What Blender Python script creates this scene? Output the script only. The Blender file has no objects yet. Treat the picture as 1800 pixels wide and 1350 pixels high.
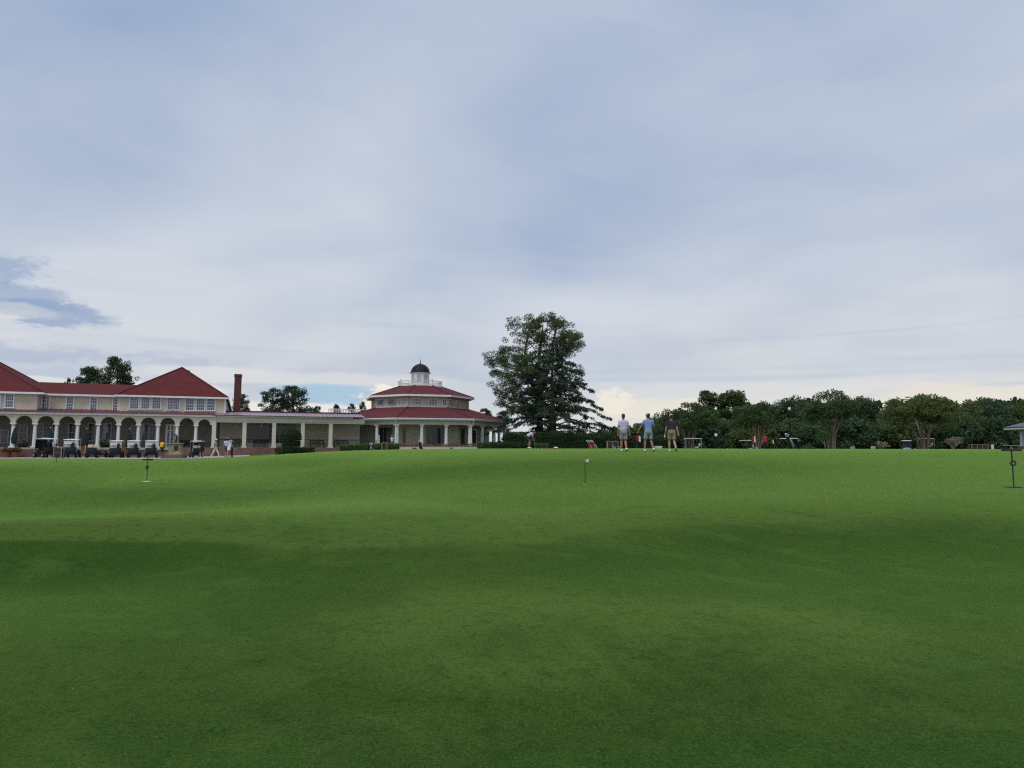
import bpy, bmesh, math, random
import numpy as np
from mathutils import Vector, Matrix
R = math.radians
rng = np.random.default_rng(7)
random.seed(7)
SC = bpy.context.scene
COL = SC.collection

# ------------------------------------------------------------------ camera
F, ZC = 1200.0, 1.5                       # focal length in photo pixels, eye height
PITCH = math.atan(115 / 1200)
cp, sp = math.cos(PITCH), math.sin(PITCH)
cam = bpy.data.cameras.new('camera'); camo = bpy.data.objects.new('camera', cam); COL.objects.link(camo)
camo.location = (0, 0, ZC); camo.rotation_euler = (R(90) + PITCH, 0, 0)
cam.sensor_fit = 'HORIZONTAL'; cam.sensor_width = 36; cam.lens = 36 * F / 1800
cam.clip_start = 0.05; cam.clip_end = 6000
SC.camera = camo

# ------------------------------------------------------------------ node helper
class S:
    """a socket with arithmetic"""
    def __init__(s, nt, sock): s.nt, s.k = nt, sock
    def _m(s, op, *a, clamp=False):
        n = s.nt.nodes.new('ShaderNodeMath'); n.operation = op; n.use_clamp = clamp
        for i, v in enumerate((s,) + a):
            if isinstance(v, S): s.nt.links.new(v.k, n.inputs[i])
            else: n.inputs[i].default_value = v
        return S(s.nt, n.outputs[0])
    def __add__(s, o): return s._m('ADD', o)
    def __radd__(s, o): return s._m('ADD', o)
    def __sub__(s, o): return s._m('SUBTRACT', o)
    def __rsub__(s, o): return (s * -1.0) + o
    def __mul__(s, o): return s._m('MULTIPLY', o)
    def __rmul__(s, o): return s._m('MULTIPLY', o)
    def __truediv__(s, o): return s._m('DIVIDE', o)
    def pow(s, o): return s._m('POWER', o)
    def mx(s, o): return s._m('MAXIMUM', o)
    def mn(s, o): return s._m('MINIMUM', o)
    def sat(s): return s._m('ADD', 0.0, clamp=True)
def smooth(x, a, b):
    n = x.nt.nodes.new('ShaderNodeMapRange'); n.interpolation_type = 'SMOOTHSTEP'
    x.nt.links.new(x.k, n.inputs[0]); n.inputs[1].default_value = a; n.inputs[2].default_value = b
    return S(x.nt, n.outputs[0])
def mixc(nt, f, a, b):
    n = nt.nodes.new('ShaderNodeMix'); n.data_type = 'RGBA'
    for i, v in ((0, f), (6, a), (7, b)):
        if isinstance(v, S): nt.links.new(v.k, n.inputs[i])
        elif i == 0: n.inputs[0].default_value = v
        else: n.inputs[i].default_value = (v[0], v[1], v[2], 1)
    return S(nt, n.outputs[2])
def comb(nt, x, y, z):
    n = nt.nodes.new('ShaderNodeCombineXYZ')
    for i, v in enumerate((x, y, z)):
        if isinstance(v, S): nt.links.new(v.k, n.inputs[i])
        else: n.inputs[i].default_value = v
    return S(nt, n.outputs[0])
def noise(nt, vec, scale, detail=4, rough=.55, dist=0.0):
    n = nt.nodes.new('ShaderNodeTexNoise'); n.inputs['Scale'].default_value = scale
    n.inputs['Detail'].default_value = detail; n.inputs['Roughness'].default_value = rough; n.inputs['Distortion'].default_value = dist
    if vec is not None: nt.links.new(vec.k, n.inputs['Vector'])
    return S(nt, n.outputs[0])
def sep(nt, v):
    n = nt.nodes.new('ShaderNodeSeparateXYZ'); nt.links.new(v.k, n.inputs[0])
    return [S(nt, o) for o in n.outputs]

# ------------------------------------------------------------------ sky and sun (overcast late afternoon)
SUN_EL, SUN_AZ = R(56), R(205)            # soft light from behind the photographer
w = bpy.data.worlds.new('World'); SC.world = w; w.use_nodes = True
nt = w.node_tree; nt.nodes.clear()
tc = nt.nodes.new('ShaderNodeTexCoord'); d = S(nt, tc.outputs['Generated'])
dx, dy, dz = sep(nt, d)
el = dz._m('ARCSINE') * 57.2958
az = dx._m('ARCTAN2', dy) * 57.2958
sky = nt.nodes.new('ShaderNodeTexSky'); sky.sky_type = 'NISHITA'; sky.sun_disc = False
sky.sun_elevation = R(24); sky.sun_rotation = SUN_AZ; sky.air_density = 1.0; sky.dust_density = 2.0
vm = nt.nodes.new('ShaderNodeVectorMath'); vm.operation = 'SCALE'; nt.links.new(sky.outputs[0], vm.inputs[0]); vm.inputs[3].default_value = 0.1
clear = S(nt, vm.outputs[0])
# layered stratus: directions projected on a cloud ceiling so that it flattens toward the horizon
zz = dz.mx(0.0) + 0.16
cx, cy = dx / zz, dy / zz
n1 = noise(nt, comb(nt, cx * 0.62, cy * 0.62, 3.7), .95, 2, .5, .5)
n2 = noise(nt, comb(nt, cx * 0.7, cy * 0.9, 11.2), 1.9, 5, .55, .5)
n3 = noise(nt, comb(nt, az * 0.035, el * 0.10, 5.0), 1.6, 5, .55, .3)
base = (n1 - 0.5) * 2.6 + (n2 - 0.5) * .70 + (n3 - 0.5) * .40 + 0.31
light = smooth(el, 42.0, 8.0) * 0.50
tone = (base + light - 0.10).sat()
cl = mixc(nt, tone, (.305, .405, .595), (.615, .665, .750))
# paler, warmer air near the horizon
hz = smooth(el, 17.0, 1.0) * 0.85
cl = mixc(nt, (hz * (0.72 + (n3 - .5) * 1.4)).sat(), cl, (.745, .750, .735))
cl = mixc(nt, (smooth(az, -2.0, 24.0) * smooth(az, 95.0, 60.0) * smooth(el, 7.0, 1.5) * .55).sat(), cl, (.86, .80, .69))
# thin dark bands low down
band = smooth(noise(nt, comb(nt, az * 0.02, el * 0.42, 1.3), 1.7, 4, .5, .6), .52, .72) * smooth(el, 1.0, 4.0) * smooth(el, 17.0, 7.0)
cl = mixc(nt, band * .40, cl, (.44, .54, .66))
# cloud bank low on the left
wob = noise(nt, comb(nt, az * .22, el * .38, 2.0), 1.0, 6, .62)
wob2 = noise(nt, comb(nt, az * .55, el * 1.1, 6.0), 1.0, 6, .6)
def blob(a0, e0, ra, re, amp=1.1, w=None, soft=.9):
    q = ((az - a0) / ra).pow(2.0) + ((el - e0) / re).pow(2.0)
    return smooth(q + ((w or wob) - .5) * -4.0 * amp, 1.0 + soft*.3, 1.0 - soft*.7)
wob4 = noise(nt, comb(nt, az * .16, el * .50, 4.4), 1.0, 8, .66, .3)
for a0, e0, ra, re, s_ in ((-38.6, 12.1, 5.0, 1.25, .66), (-37.2, 10.5, 5.4, 1.05, .66), (-33.8, 9.4, 4.4, 1.0, .75), (-39, 6.7, 12, .8, .40), (-26.5, 6.6, 4.6, .7, .25), (-46, 11, 6, 2.0, .45)):
    cl = mixc(nt, (blob(a0, e0, ra, re, 1.5, wob4, 1.1) * s_).sat(), cl, (.270, .372, .570))
for a0, e0, ra, re, s_ in ((-37.2, 9.4, 3.4, .6, .40), (-20, 5.7, 14, .65, .45), (-30, 4.6, 9, .5, .75)):
    cl = mixc(nt, (blob(a0, e0, ra, re) * s_).sat(), cl, (.80, .785, .76))
# clear strip behind the gallery roof, lit cumulus on either side of the rotunda and the pine
gap = (blob(-15.0, 4.5, 6.0, .8, .9) * .95).sat()
cl = mixc(nt, gap, cl, (.40, .62, .86))
cl = mixc(nt, (blob(-10.4, 4.35, 2.3, 1.05, 1.5, wob2, .5)).sat(), cl, (.90, .86, .77))
cl = mixc(nt, (blob(-18, 3.3, 6, .5, .8, wob2) * .8).sat(), cl, (.86, .84, .80))
wob3 = noise(nt, comb(nt, az * .30, el * 1.5, 9.0), 1.0, 6, .6)
cl = mixc(nt, (blob(8.4, 4.0, 2.0, .95, 1.7, wob2, .9) * .75).sat(), cl, (.90, .85, .73))
cl = mixc(nt, (blob(12.5, 3.2, 6.0, 1.1, 1.2, wob3, 1.4) * .62).sat(), cl, (.88, .81, .68))
cl = mixc(nt, (blob(33, 3.9, 7, .8, 1.2, wob3, 1.4) * .55).sat(), cl, (.88, .80, .66))
fin = mixc(nt, (gap * .35).sat(), cl, clear)
bg = nt.nodes.new('ShaderNodeBackground'); out = nt.nodes.new('ShaderNodeOutputWorld')
nt.links.new(fin.k, bg.inputs[0]); bg.inputs[1].default_value = 1.0; nt.links.new(bg.outputs[0], out.inputs[0])
w.cycles.sampling_method = 'MANUAL'; w.cycles.sample_map_resolution = 1024

sun = bpy.data.lights.new('sun', 'SUN'); sun.energy = 1.5; sun.angle = R(30); sun.color = (1.0, .965, .90)
suno = bpy.data.objects.new('sun', sun); COL.objects.link(suno)
sd = Vector((math.sin(SUN_AZ) * math.cos(SUN_EL), math.cos(SUN_AZ) * math.cos(SUN_EL), math.sin(SUN_EL)))
suno.rotation_euler = sd.to_track_quat('Z', 'Y').to_euler(); suno.location = (0, -40, 60)
vs = SC.view_settings; vs.view_transform = 'Standard'; vs.look = 'None'; vs.exposure = 0.0; vs.gamma = 1.0; vs.use_curve_mapping = False
SC.render.engine = 'CYCLES'; SC.cycles.use_denoising = False; SC.cycles.filter_width = 1.2; SC.cycles.pixel_filter_type = 'BLACKMAN_HARRIS'; SC.cycles.max_bounces = 6; SC.cycles.diffuse_bounces = 3; SC.cycles.transparent_max_bounces = 6

# ------------------------------------------------------------------ from photo pixel to place
def ray(px, py):
    u, v = (px - 900) / F, (675 - py) / F
    yd = cp - v * sp
    return u / yd, (sp + v * cp) / yd             # X per metre of Y, rise per metre of Y
def at(px, py, Y):
    a, b = ray(px, py); return Vector((a * Y, Y, ZC + b * Y))
def xat(px, Y, py=785): return ray(px, py)[0] * Y

# ------------------------------------------------------------------ mesh helpers
class MB:
    def __init__(s): s.v, s.f, s.m = [], [], []
    def add(s, vs, fs, m=0):
        o = len(s.v); s.v += [tuple(p) for p in vs]; s.f += [tuple(i + o for i in f) for f in fs]; s.m += [m] * len(fs); return s
    def box(s, x0, x1, y0, y1, z0, z1, m=0):
        return s.add([(x0,y0,z0),(x1,y0,z0),(x1,y1,z0),(x0,y1,z0),(x0,y0,z1),(x1,y0,z1),(x1,y1,z1),(x0,y1,z1)],
                     [(0,3,2,1),(4,5,6,7),(0,1,5,4),(1,2,6,5),(2,3,7,6),(3,0,4,7)], m)
    def bar(s, a, b, w, h, m=0, up=(0, 0, 1)):
        a, b = Vector(a), Vector(b); t = (b - a).normalized(); up = Vector(up)
        if abs(t.dot(up)) > .98: up = Vector((0, 1, 0))
        r = t.cross(up).normalized(); u = r.cross(t)
        vs = [p + r * (i * w / 2) + u * (j * h / 2) for p in (a, b) for i, j in ((-1,-1),(1,-1),(1,1),(-1,1))]
        return s.add(vs, [(0,1,2,3),(7,6,5,4),(0,4,5,1),(1,5,6,2),(2,6,7,3),(3,7,4,0)], m)
    def tube(s, pts, rad, n=8, m=0, cap=True):
        pts = [Vector(p) for p in pts]
        if not hasattr(rad, '__len__'): rad = [rad] * len(pts)
        vs, fs, ref = [], [], None
        for i, p in enumerate(pts):
            t = (pts[min(i + 1, len(pts) - 1)] - pts[max(i - 1, 0)]).normalized()
            if ref is None: ref = t.orthogonal().normalized()
            ref = (ref - t * ref.dot(t)).normalized(); b = t.cross(ref)
            for k in range(n):
                a = 2 * math.pi * k / n; vs.append(p + (ref * math.cos(a) + b * math.sin(a)) * rad[i])
        for i in range(len(pts) - 1):
            for k in range(n): fs.append((i*n+k, i*n+(k+1) % n, (i+1)*n+(k+1) % n, (i+1)*n+k))
        if cap: fs.append(tuple(range(n))[::-1]); fs.append(tuple((len(pts)-1)*n + k for k in range(n)))
        return s.add(vs, fs, m)
    def lathe(s, prof, c=(0, 0, 0), n=16, m=0, sq=False):
        vs, fs = [], []
        for r, z in prof:
            for k in range(n):
                a = 2 * math.pi * (k + .5) / n; vs.append((c[0] + r * math.cos(a), c[1] + r * math.sin(a), c[2] + z))
        for i in range(len(prof) - 1):
            for k in range(n): fs.append((i*n+k, i*n+(k+1) % n, (i+1)*n+(k+1) % n, (i+1)*n+k))
        fs.append(tuple(range(n))[::-1]); fs.append(tuple((len(prof)-1)*n + k for k in range(n)))
        return s.add(vs, fs, m)
    def ball(s, c, r, n=12, m=0):
        r = r if hasattr(r, '__len__') else (r, r, r); h = n // 2
        vs = [(c[0], c[1], c[2] - r[2])]; fs = []
        for i in range(1, h):
            ph = -math.pi/2 + math.pi * i / h
            for k in range(n):
                a = 2*math.pi*k/n; vs.append((c[0]+r[0]*math.cos(ph)*math.cos(a), c[1]+r[1]*math.cos(ph)*math.sin(a), c[2]+r[2]*math.sin(ph)))
        vs.append((c[0], c[1], c[2] + r[2])); T = len(vs) - 1
        for k in range(n):
            fs.append((0, 1+(k+1) % n, 1+k)); fs.append((T, T-n+k, T-n+(k+1) % n))
            for i in range(h - 2): fs.append((1+i*n+k, 1+i*n+(k+1) % n, 1+(i+1)*n+(k+1) % n, 1+(i+1)*n+k))
        return s.add(vs, fs, m)
    def loft(s, rings, m=0):
        """rings: (centre, half-vector a, half-vector b) ellipses, closed at both ends"""
        n = 14; vs, fs = [], []
        for c, a, b in rings:
            c, a, b = Vector(c), Vector(a), Vector(b)
            for k in range(n):
                t = 2*math.pi*k/n; vs.append(c + a*math.cos(t) + b*math.sin(t))
        for i in range(len(rings) - 1):
            for k in range(n): fs.append((i*n+k, i*n+(k+1) % n, (i+1)*n+(k+1) % n, (i+1)*n+k))
        fs.append(tuple(range(n))[::-1]); fs.append(tuple((len(rings)-1)*n + k for k in range(n)))
        return s.add(vs, fs, m)
    def mesh(s, name, mats, smooth=False, off=(0, 0, 0)):
        me = bpy.data.meshes.new(name)
        v = [(p[0]-off[0], p[1]-off[1], p[2]-off[2]) for p in s.v]
        me.from_pydata(v, [], s.f); 
        for mt in (mats if isinstance(mats, (list, tuple)) else [mats]): me.materials.append(mt)
        if len(me.materials) > 1: me.polygons.foreach_set('material_index', s.m)
        if smooth: me.polygons.foreach_set('use_smooth', [True] * len(me.polygons))
        me.update()
        return me
    def build(s, name, mats, parent=None, smooth=False, off=(0, 0, 0)):
        me = s.mesh(name, mats, smooth, off)
        if smooth: 
            bm = bmesh.new(); bm.from_mesh(me); bmesh.ops.recalc_face_normals(bm, faces=bm.faces); bm.to_mesh(me); bm.free()
            try: me.set_sharp_from_angle(angle=R(40))
            except Exception: pass
        o = bpy.data.objects.new(name, me); COL.objects.link(o); o.parent = parent
        return o
def link(name, me, parent=None, loc=None, rz=0, sc=None):
    o = bpy.data.objects.new(name, me); COL.objects.link(o); o.parent = parent
    if loc is not None: o.location = loc
    o.rotation_euler = (0, 0, rz)
    if sc is not None: o.scale = sc if hasattr(sc, '__len__') else (sc, sc, sc)
    return o
def tag(o, label=None, cat=None, group=None, kind=None):
    if label: o['label'] = label
    if cat: o['category'] = cat
    if group: o['group'] = group
    if kind: o['kind'] = kind
    return o
def thing(name, label, cat, loc=(0, 0, 0), rz=0, group=None, sc=None):
    return tag(link(name, None, None, loc, rz, sc), label, cat, group)
def copy_tree(o, parent=None):
    c = o.copy(); COL.objects.link(c); c.parent = parent
    for ch in list(o.children): copy_tree(ch, c)
    return c
ORD = ['first', 'second', 'third', 'fourth', 'fifth', 'sixth', 'seventh', 'eighth', 'ninth', 'tenth', 'eleventh', 'twelfth', 'thirteenth', 'fourteenth',
       'fifteenth', 'sixteenth', 'seventeenth', 'eighteenth', 'nineteenth', 'twentieth', 'twenty-first', 'twenty-second', 'twenty-third', 'twenty-fourth', 'twenty-fifth', 'twenty-sixth']

# ------------------------------------------------------------------ materials
def pmat(name, col, rough=.7, var=.12, scale=3.0, bump=0.0, bscale=40.0, metal=0.0, spec=.4, col2=None, stretch=(1, 1, 1)):
    m = bpy.data.materials.new(name); m.use_nodes = True; nt = m.node_tree
    b = nt.nodes['Principled BSDF']; tc = nt.nodes.new('ShaderNodeTexCoord')
    mp = nt.nodes.new('ShaderNodeMapping'); mp.inputs['Scale'].default_value = stretch
    nt.links.new(tc.outputs['Object'], mp.inputs[0]); v = S(nt, mp.outputs[0])
    n = noise(nt, v, scale, 5, .6)
    lo = tuple(c * (1 - var) for c in col); hi = col2 or tuple(min(1, c * (1 + var)) for c in col)
    nt.links.new(mixc(nt, smooth(n, .3, .7), lo, hi).k, b.inputs['Base Color'])
    b.inputs['Roughness'].default_value = rough; b.inputs['Metallic'].default_value = metal; b.inputs['Specular IOR Level'].default_value = spec
    if bump:
        bn = nt.nodes.new('ShaderNodeBump'); bn.inputs['Strength'].default_value = bump; bn.inputs['Distance'].default_value = .02
        nt.links.new(noise(nt, v, bscale, 3).k, bn.inputs['Height']); nt.links.new(bn.outputs[0], b.inputs['Normal'])
    return m
def leafmat(name, dark, lighter, trans=.25):
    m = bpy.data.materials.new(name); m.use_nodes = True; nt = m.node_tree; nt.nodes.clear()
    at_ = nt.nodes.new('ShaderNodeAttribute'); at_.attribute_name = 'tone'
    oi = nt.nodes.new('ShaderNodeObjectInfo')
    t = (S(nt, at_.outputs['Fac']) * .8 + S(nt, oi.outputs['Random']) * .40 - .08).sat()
    c = mixc(nt, t, dark, lighter)  # leaf colour range, chosen by the tone attribute and per object
    df = nt.nodes.new('ShaderNodeBsdfDiffuse'); tr = nt.nodes.new('ShaderNodeBsdfTranslucent'); gl = nt.nodes.new('ShaderNodeBsdfGlossy')
    gl.inputs['Roughness'].default_value = .55; gl.inputs['Color'].default_value = (.5, .55, .5, 1)
    nt.links.new(c.k, df.inputs[0]); nt.links.new(c.k, tr.inputs[0])
    mx = nt.nodes.new('ShaderNodeMixShader'); mx.inputs[0].default_value = trans
    nt.links.new(df.outputs[0], mx.inputs[1]); nt.links.new(tr.outputs[0], mx.inputs[2])
    m2 = nt.nodes.new('ShaderNodeMixShader'); m2.inputs[0].default_value = .04
    nt.links.new(mx.outputs[0], m2.inputs[1]); nt.links.new(gl.outputs[0], m2.inputs[2])
    o = nt.nodes.new('ShaderNodeOutputMaterial'); nt.links.new(m2.outputs[0], o.inputs[0])
    return m
def brickmat(name, c1, c2, mortar):
    m = bpy.data.materials.new(name); m.use_nodes = True; nt = m.node_tree; b = nt.nodes['Principled BSDF']
    tc = nt.nodes.new('ShaderNodeTexCoord'); x, y, z = sep(nt, S(nt, tc.outputs['Object']))
    br = nt.nodes.new('ShaderNodeTexBrick'); nt.links.new(comb(nt, x + y, z, 0.0).k, br.inputs['Vector'])
    br.inputs['Color1'].default_value = (*c1, 1); br.inputs['Color2'].default_value = (*c2, 1); br.inputs['Mortar'].default_value = (*mortar, 1)
    br.inputs['Scale'].default_value = 1.0; br.inputs['Brick Width'].default_value = .23; br.inputs['Row Height'].default_value = .078
    br.inputs['Mortar Size'].default_value = .008
    n = noise(nt, S(nt, tc.outputs['Object']), 1.3, 4)
    nt.links.new(mixc(nt, smooth(n, .35, .7) * .4, S(nt, br.outputs[0]), tuple(v * .5 for v in c1)).k, b.inputs['Base Color']); b.inputs['Roughness'].default_value = .85
    bn = nt.nodes.new('ShaderNodeBump'); bn.inputs['Strength'].default_value = .4; bn.inputs['Distance'].default_value = .01; bn.invert = True
    nt.links.new(br.outputs[1], bn.inputs['Height']); nt.links.new(bn.outputs[0], b.inputs['Normal'])
    return m
def shinglemat(name, c1, c2):
    m = bpy.data.materials.new(name); m.use_nodes = True; nt = m.node_tree; b = nt.nodes['Principled BSDF']
    tc = nt.nodes.new('ShaderNodeTexCoord'); x, y, z = sep(nt, S(nt, tc.outputs['Object']))
    br = nt.nodes.new('ShaderNodeTexBrick'); nt.links.new(comb(nt, x + y * .6, z, 0.0).k, br.inputs['Vector'])
    br.inputs['Color1'].default_value = (*c1, 1); br.inputs['Color2'].default_value = (*c2, 1); br.inputs['Mortar'].default_value = tuple(v * .55 for v in c1) + (1,)
    br.inputs['Scale'].default_value = 1.0; br.inputs['Brick Width'].default_value = .32; br.inputs['Row Height'].default_value = .085; br.inputs['Mortar Size'].default_value = .006
    n = noise(nt, S(nt, tc.outputs['Object']), .8, 5); n2 = noise(nt, S(nt, tc.outputs['Object']), 9.0, 4, .7)
    c = mixc(nt, smooth(n, .35, .7) * .6, S(nt, br.outputs[0]), tuple(v * .62 for v in c2))
    c = mixc(nt, smooth(n2, .4, .75) * .4, c, tuple(v * 1.25 for v in c2))
    nt.links.new(c.k, b.inputs['Base Color']); b.inputs['Roughness'].default_value = .9; b.inputs['Specular IOR Level'].default_value = .2
    return m
def glassmat(name, col, rough=.05, spec=.6):
    m = pmat(name, col, rough, .35, 1.6, spec=spec); return m

M = {}
M['white'] = pmat('white_paint', (.66, .67, .68), .55, .06, 2.0)
M['white_trim'] = pmat('white_trim', (.72, .73, .76), .5, .06, 3.0)
M['stucco'] = pmat('cream_stucco', (.60, .54, .43), .9, .10, 1.2, .25, 60)
M['stucco_low'] = pmat('pale_stucco', (.56, .54, .45), .9, .09, 1.2, .25, 60)
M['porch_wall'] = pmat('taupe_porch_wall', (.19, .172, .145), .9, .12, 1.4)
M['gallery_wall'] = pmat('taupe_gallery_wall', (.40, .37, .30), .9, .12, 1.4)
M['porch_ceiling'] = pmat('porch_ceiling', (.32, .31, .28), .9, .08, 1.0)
M['tan_wall'] = pmat('tan_siding', (.52, .46, .35), .85, .10, 1.5)
M['red_roof'] = shinglemat('red_shingle', (.102, .021, .020), (.140, .029, .028))
M['red_roof2'] = shinglemat('weathered_red_shingle', (.112, .028, .033), (.152, .038, .044))
M['metal_roof'] = pmat('red_metal_roof', (.165, .048, .056), .42, .25, 1.3, metal=.2, spec=.6)
M['pink_roof'] = pmat('faded_metal_roof', (.36, .22, .25), .35, .16, .8, metal=.25, spec=.6)
M['dark_trim'] = pmat('dark_trim', (.035, .02, .022), .6, .2)
M['brick'] = brickmat('red_brick', (.145, .060, .050), (.18, .085, .068), (.24, .20, .17))
M['chimney'] = brickmat('chimney_brick', (.11, .028, .026), (.135, .036, .033), (.10, .06, .05))
M['glass'] = glassmat('window_glass', (.06, .085, .13), .06, .9)
M['glass_dark'] = glassmat('dark_glass', (.018, .021, .024), .12, .5)
M['glass_blue'] = glassmat('pale_glass', (.16, .24, .29), .1, .9)
M['dome'] = pmat('dome_metal', (.020, .015, .019), .6, .3, 2.0, metal=0, spec=.25)
M['concrete'] = pmat('concrete', (.40, .37, .31), .9, .15, .9, .2, 30)
M['asphalt'] = pmat('asphalt', (.085, .082, .078), .9, .2, 1.2)
M['cream_wall'] = pmat('cream_planter_wall', (.56, .50, .42), .85, .10, .8)
M['stone'] = pmat('sandstone', (.25, .215, .13), .9, .22, 4.0, .3, 30)
M['bronze'] = pmat('bronze', (.045, .075, .062), .45, .5, 6.0, metal=.6)
M['black'] = pmat('black_plastic', (.012, .013, .015), .6, .3, spec=.2)
M['tyre'] = pmat('tyre_rubber', (.012, .012, .013), .85, .2)
M['green_dark'] = pmat('dark_green_cloth', (.008, .030, .026), .8, .3, 5)
M['cart_body'] = pmat('cart_dark_green', (.010, .016, .016), .6, .3, spec=.25)
M['cart_white'] = pmat('cart_white', (.66, .67, .68), .45, .05)
M['cart_cream'] = pmat('cart_cream', (.55, .53, .46), .5, .06)
M['cart_grey'] = pmat('cart_grey', (.40, .43, .49), .5, .08)
M['chrome'] = pmat('steel', (.45, .46, .48), .35, .1, metal=.8)
M['terracotta'] = pmat('terracotta', (.20, .075, .035), .85, .2, 4)
M['wood'] = pmat('wood', (.16, .10, .055), .75, .3, 8, stretch=(1, 1, 8))
M['wood_dark'] = pmat('dark_wood', (.045, .030, .022), .7, .3, 8)
M['wood_grey'] = pmat('grey_wood', (.27, .23, .18), .8, .2, 8)
M['pole_green'] = pmat('dark_green_metal', (.012, .03, .018), .5, .2)
M['pole_brown'] = pmat('flag_stick', (.10, .06, .018), .6, .2)
M['bark'] = pmat('bark', (.075, .055, .042), .95, .35, 3, .6, 14, stretch=(1, 1, .3))
M['bark_pale'] = pmat('pale_bark', (.23, .175, .135), .9, .3, 2.5, .3, 10, stretch=(1, 1, .3))
M['red_cloth'] = pmat('red_cloth', (.30, .018, .024), .8, .15)
M['white_cloth'] = pmat('white_cloth', (.78, .78, .80), .85, .05)
M['ball'] = pmat('golf_ball', (.85, .85, .85), .4, .02)
M['cup'] = pmat('cup_rim', (.42, .42, .16), .7, .1)
M['tuft'] = leafmat('dry_plume', (.22, .17, .09), (.46, .41, .30), .3)
M['pine'] = leafmat('pine_needles', (0.024, 0.048, 0.017), (0.105, 0.155, 0.05), 0.32)
M['cedar'] = leafmat('cedar_needles', (0.024, 0.052, 0.032), (0.092, 0.145, 0.086), 0.32)
M['wood_leaf'] = leafmat('woodland_leaf', (0.032, 0.062, 0.022), (0.15, 0.215, 0.072), 0.38)
M['myrtle'] = leafmat('myrtle_leaf', (0.04, 0.08, 0.025), (0.13, 0.195, 0.065), 0.38)
M['myrtle2'] = leafmat('olive_leaf', (0.05, 0.078, 0.02), (0.155, 0.195, 0.058), 0.38)
M['far_pine'] = leafmat('far_pine_needles', (0.024, 0.042, 0.022), (0.08, 0.115, 0.055), 0.3)
M['wood_leaf2'] = leafmat('oak_leaf', (0.038, 0.064, 0.018), (0.15, 0.195, 0.06), 0.38)
M['wood_leaf3'] = leafmat('holly_leaf', (0.022, 0.052, 0.025), (0.1, 0.165, 0.072), 0.36)
M['hedge'] = leafmat('hedge_leaf', (.012, .030, .010), (.050, .095, .026), .2)
M['box'] = leafmat('boxwood_leaf', (0.04, 0.085, 0.018), (0.15, 0.23, 0.055), 0.25)
M['topiary'] = leafmat('topiary_leaf', (.010, .030, .010), (.040, .095, .024), .2)
M['young'] = leafmat('young_leaf', (.05, .09, .02), (.13, .20, .05), .3)
M['flower'] = leafmat('flower_petals', (.30, .02, .03), (.60, .22, .20), .2)
M['orange_flower'] = leafmat('orange_flowers', (.16, .04, .015), (.28, .09, .03), .2)

# ------------------------------------------------------------------ terrain: measured rises of the putting green, smoothed
CT = [  # (px, py, distance): points read off the green
 (0,1350,3.4),(450,1350,3.4),(900,1350,3.4),(1350,1350,3.4),(1800,1350,3.4),
 (0,1080,6.25),(880,1090,5.55),(1800,1090,6.1),(420,1085,6.05),(1350,1085,5.9),(700,985,8.05),(560,932,9.5),(250,1000,8.5),(0,1000,8.5),(1350,965,9.8),(1650,965,9.7),(1100,1000,8.1),
 (-150,930,9.2),(0,922,9.5),(230,910.5,10.3),(420,899,11.6),(-150,934,12.2),(0,926,12.5),(230,912,13.5),(420,893,15),
 (-150,920,16.2),(0,913,16.5),(230,901,17),(420,882,18.5),(-150,905,19.8),(0,900,20),(230,887,20.5),(0,874,26),(-150,874,26),(0,850,31.5),(261,846,27),(500,856,22),(700,884,13.5),(700,846,23),
 (900,940,9.5),(900,884,14),(900,866,17),(900,850,20.5),(900,826,26),(1028,852,20),(1028,868,16.2),(1200,862,17),(1200,905,11.9),
 (1400,860,16.5),(1400,903,12.1),(1600,859,16),(1780,857,16),(1950,857,16),(1780,903,11.7),(1950,903,11.7),
 (1400,830,24),(1700,828,24),(1950,828,24),(1200,828,25),(1100,806,29.5),(1500,803,33),(1750,801,36),(1950,800,36),
 (-150,812,46),(101,812,46),(0,834,37),(250,816,44),(400,806,48),(400,826,33),(520,798.5,44),(520,822,32),(640,794,43),(640,814,31),(760,791,42),(760,810,30),(900,790.5,42),(900,808,30),
 (1100,791.5,35),(1100,788.2,43),(1300,789,43),(1300,806,30),(1500,789.2,46),(1700,789.6,48),(1950,790,48)]
CP = []
for px, py, Y in CT:
    p = at(px, py, Y); CP.append((p.x, p.y, p.z))
for px, Y, Z in [(0,-2,0),(900,-2,0),(1800,-2,0),(-150,60,.69),(0,60,.69),(200,60,.69),(380,60,.72),(-150,70,.68),(100,70,.68),(300,70,.68),(400,72,.72),
                 (460,62,.95),(520,62,1.15),(520,76,1.05),(620,62,1.38),(620,80,1.42),(760,62,1.48),(760,82,1.48),(900,62,1.48),(900,82,1.42),(1000,60,1.47),(1000,84,1.3),
                 (1100,56,1.40),(1100,68,1.0),(1100,90,.85),(1300,56,1.35),(1300,68,.82),(1300,90,.8),(1500,58,1.38),(1500,72,.95),(1500,95,.85),(1700,60,1.40),(1700,75,1.05),(1700,95,.9),(1950,60,1.40),(1950,75,1.15),(1950,95,.9),
                 (-150,110,.7),(300,110,.7),(700,110,1.2),(1000,120,.8),(1400,120,.7),(1800,120,.7),(2100,120,.7),(-200,200,.6),(900,200,.6),(2000,200,.6)]:
    CP.append((xat(px, max(Y, .5)) if Y > 0 else (px-900)/900*3, Y, Z))
CP = np.array(CP)
def warp(x, y):
    yy = np.maximum(y, -3.0) + 7.0
    return np.stack([x / yy * 4.2, np.log(yy) * 3.6], -1)
def kern(a, b):
    d2 = ((a[:, None, :] - b[None, :, :]) ** 2).sum(-1)
    return np.where(d2 > 1e-12, .5 * d2 * np.log(np.maximum(d2, 1e-12)), 0)
W0 = warp(CP[:, 0], CP[:, 1]); n0 = len(CP)
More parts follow.
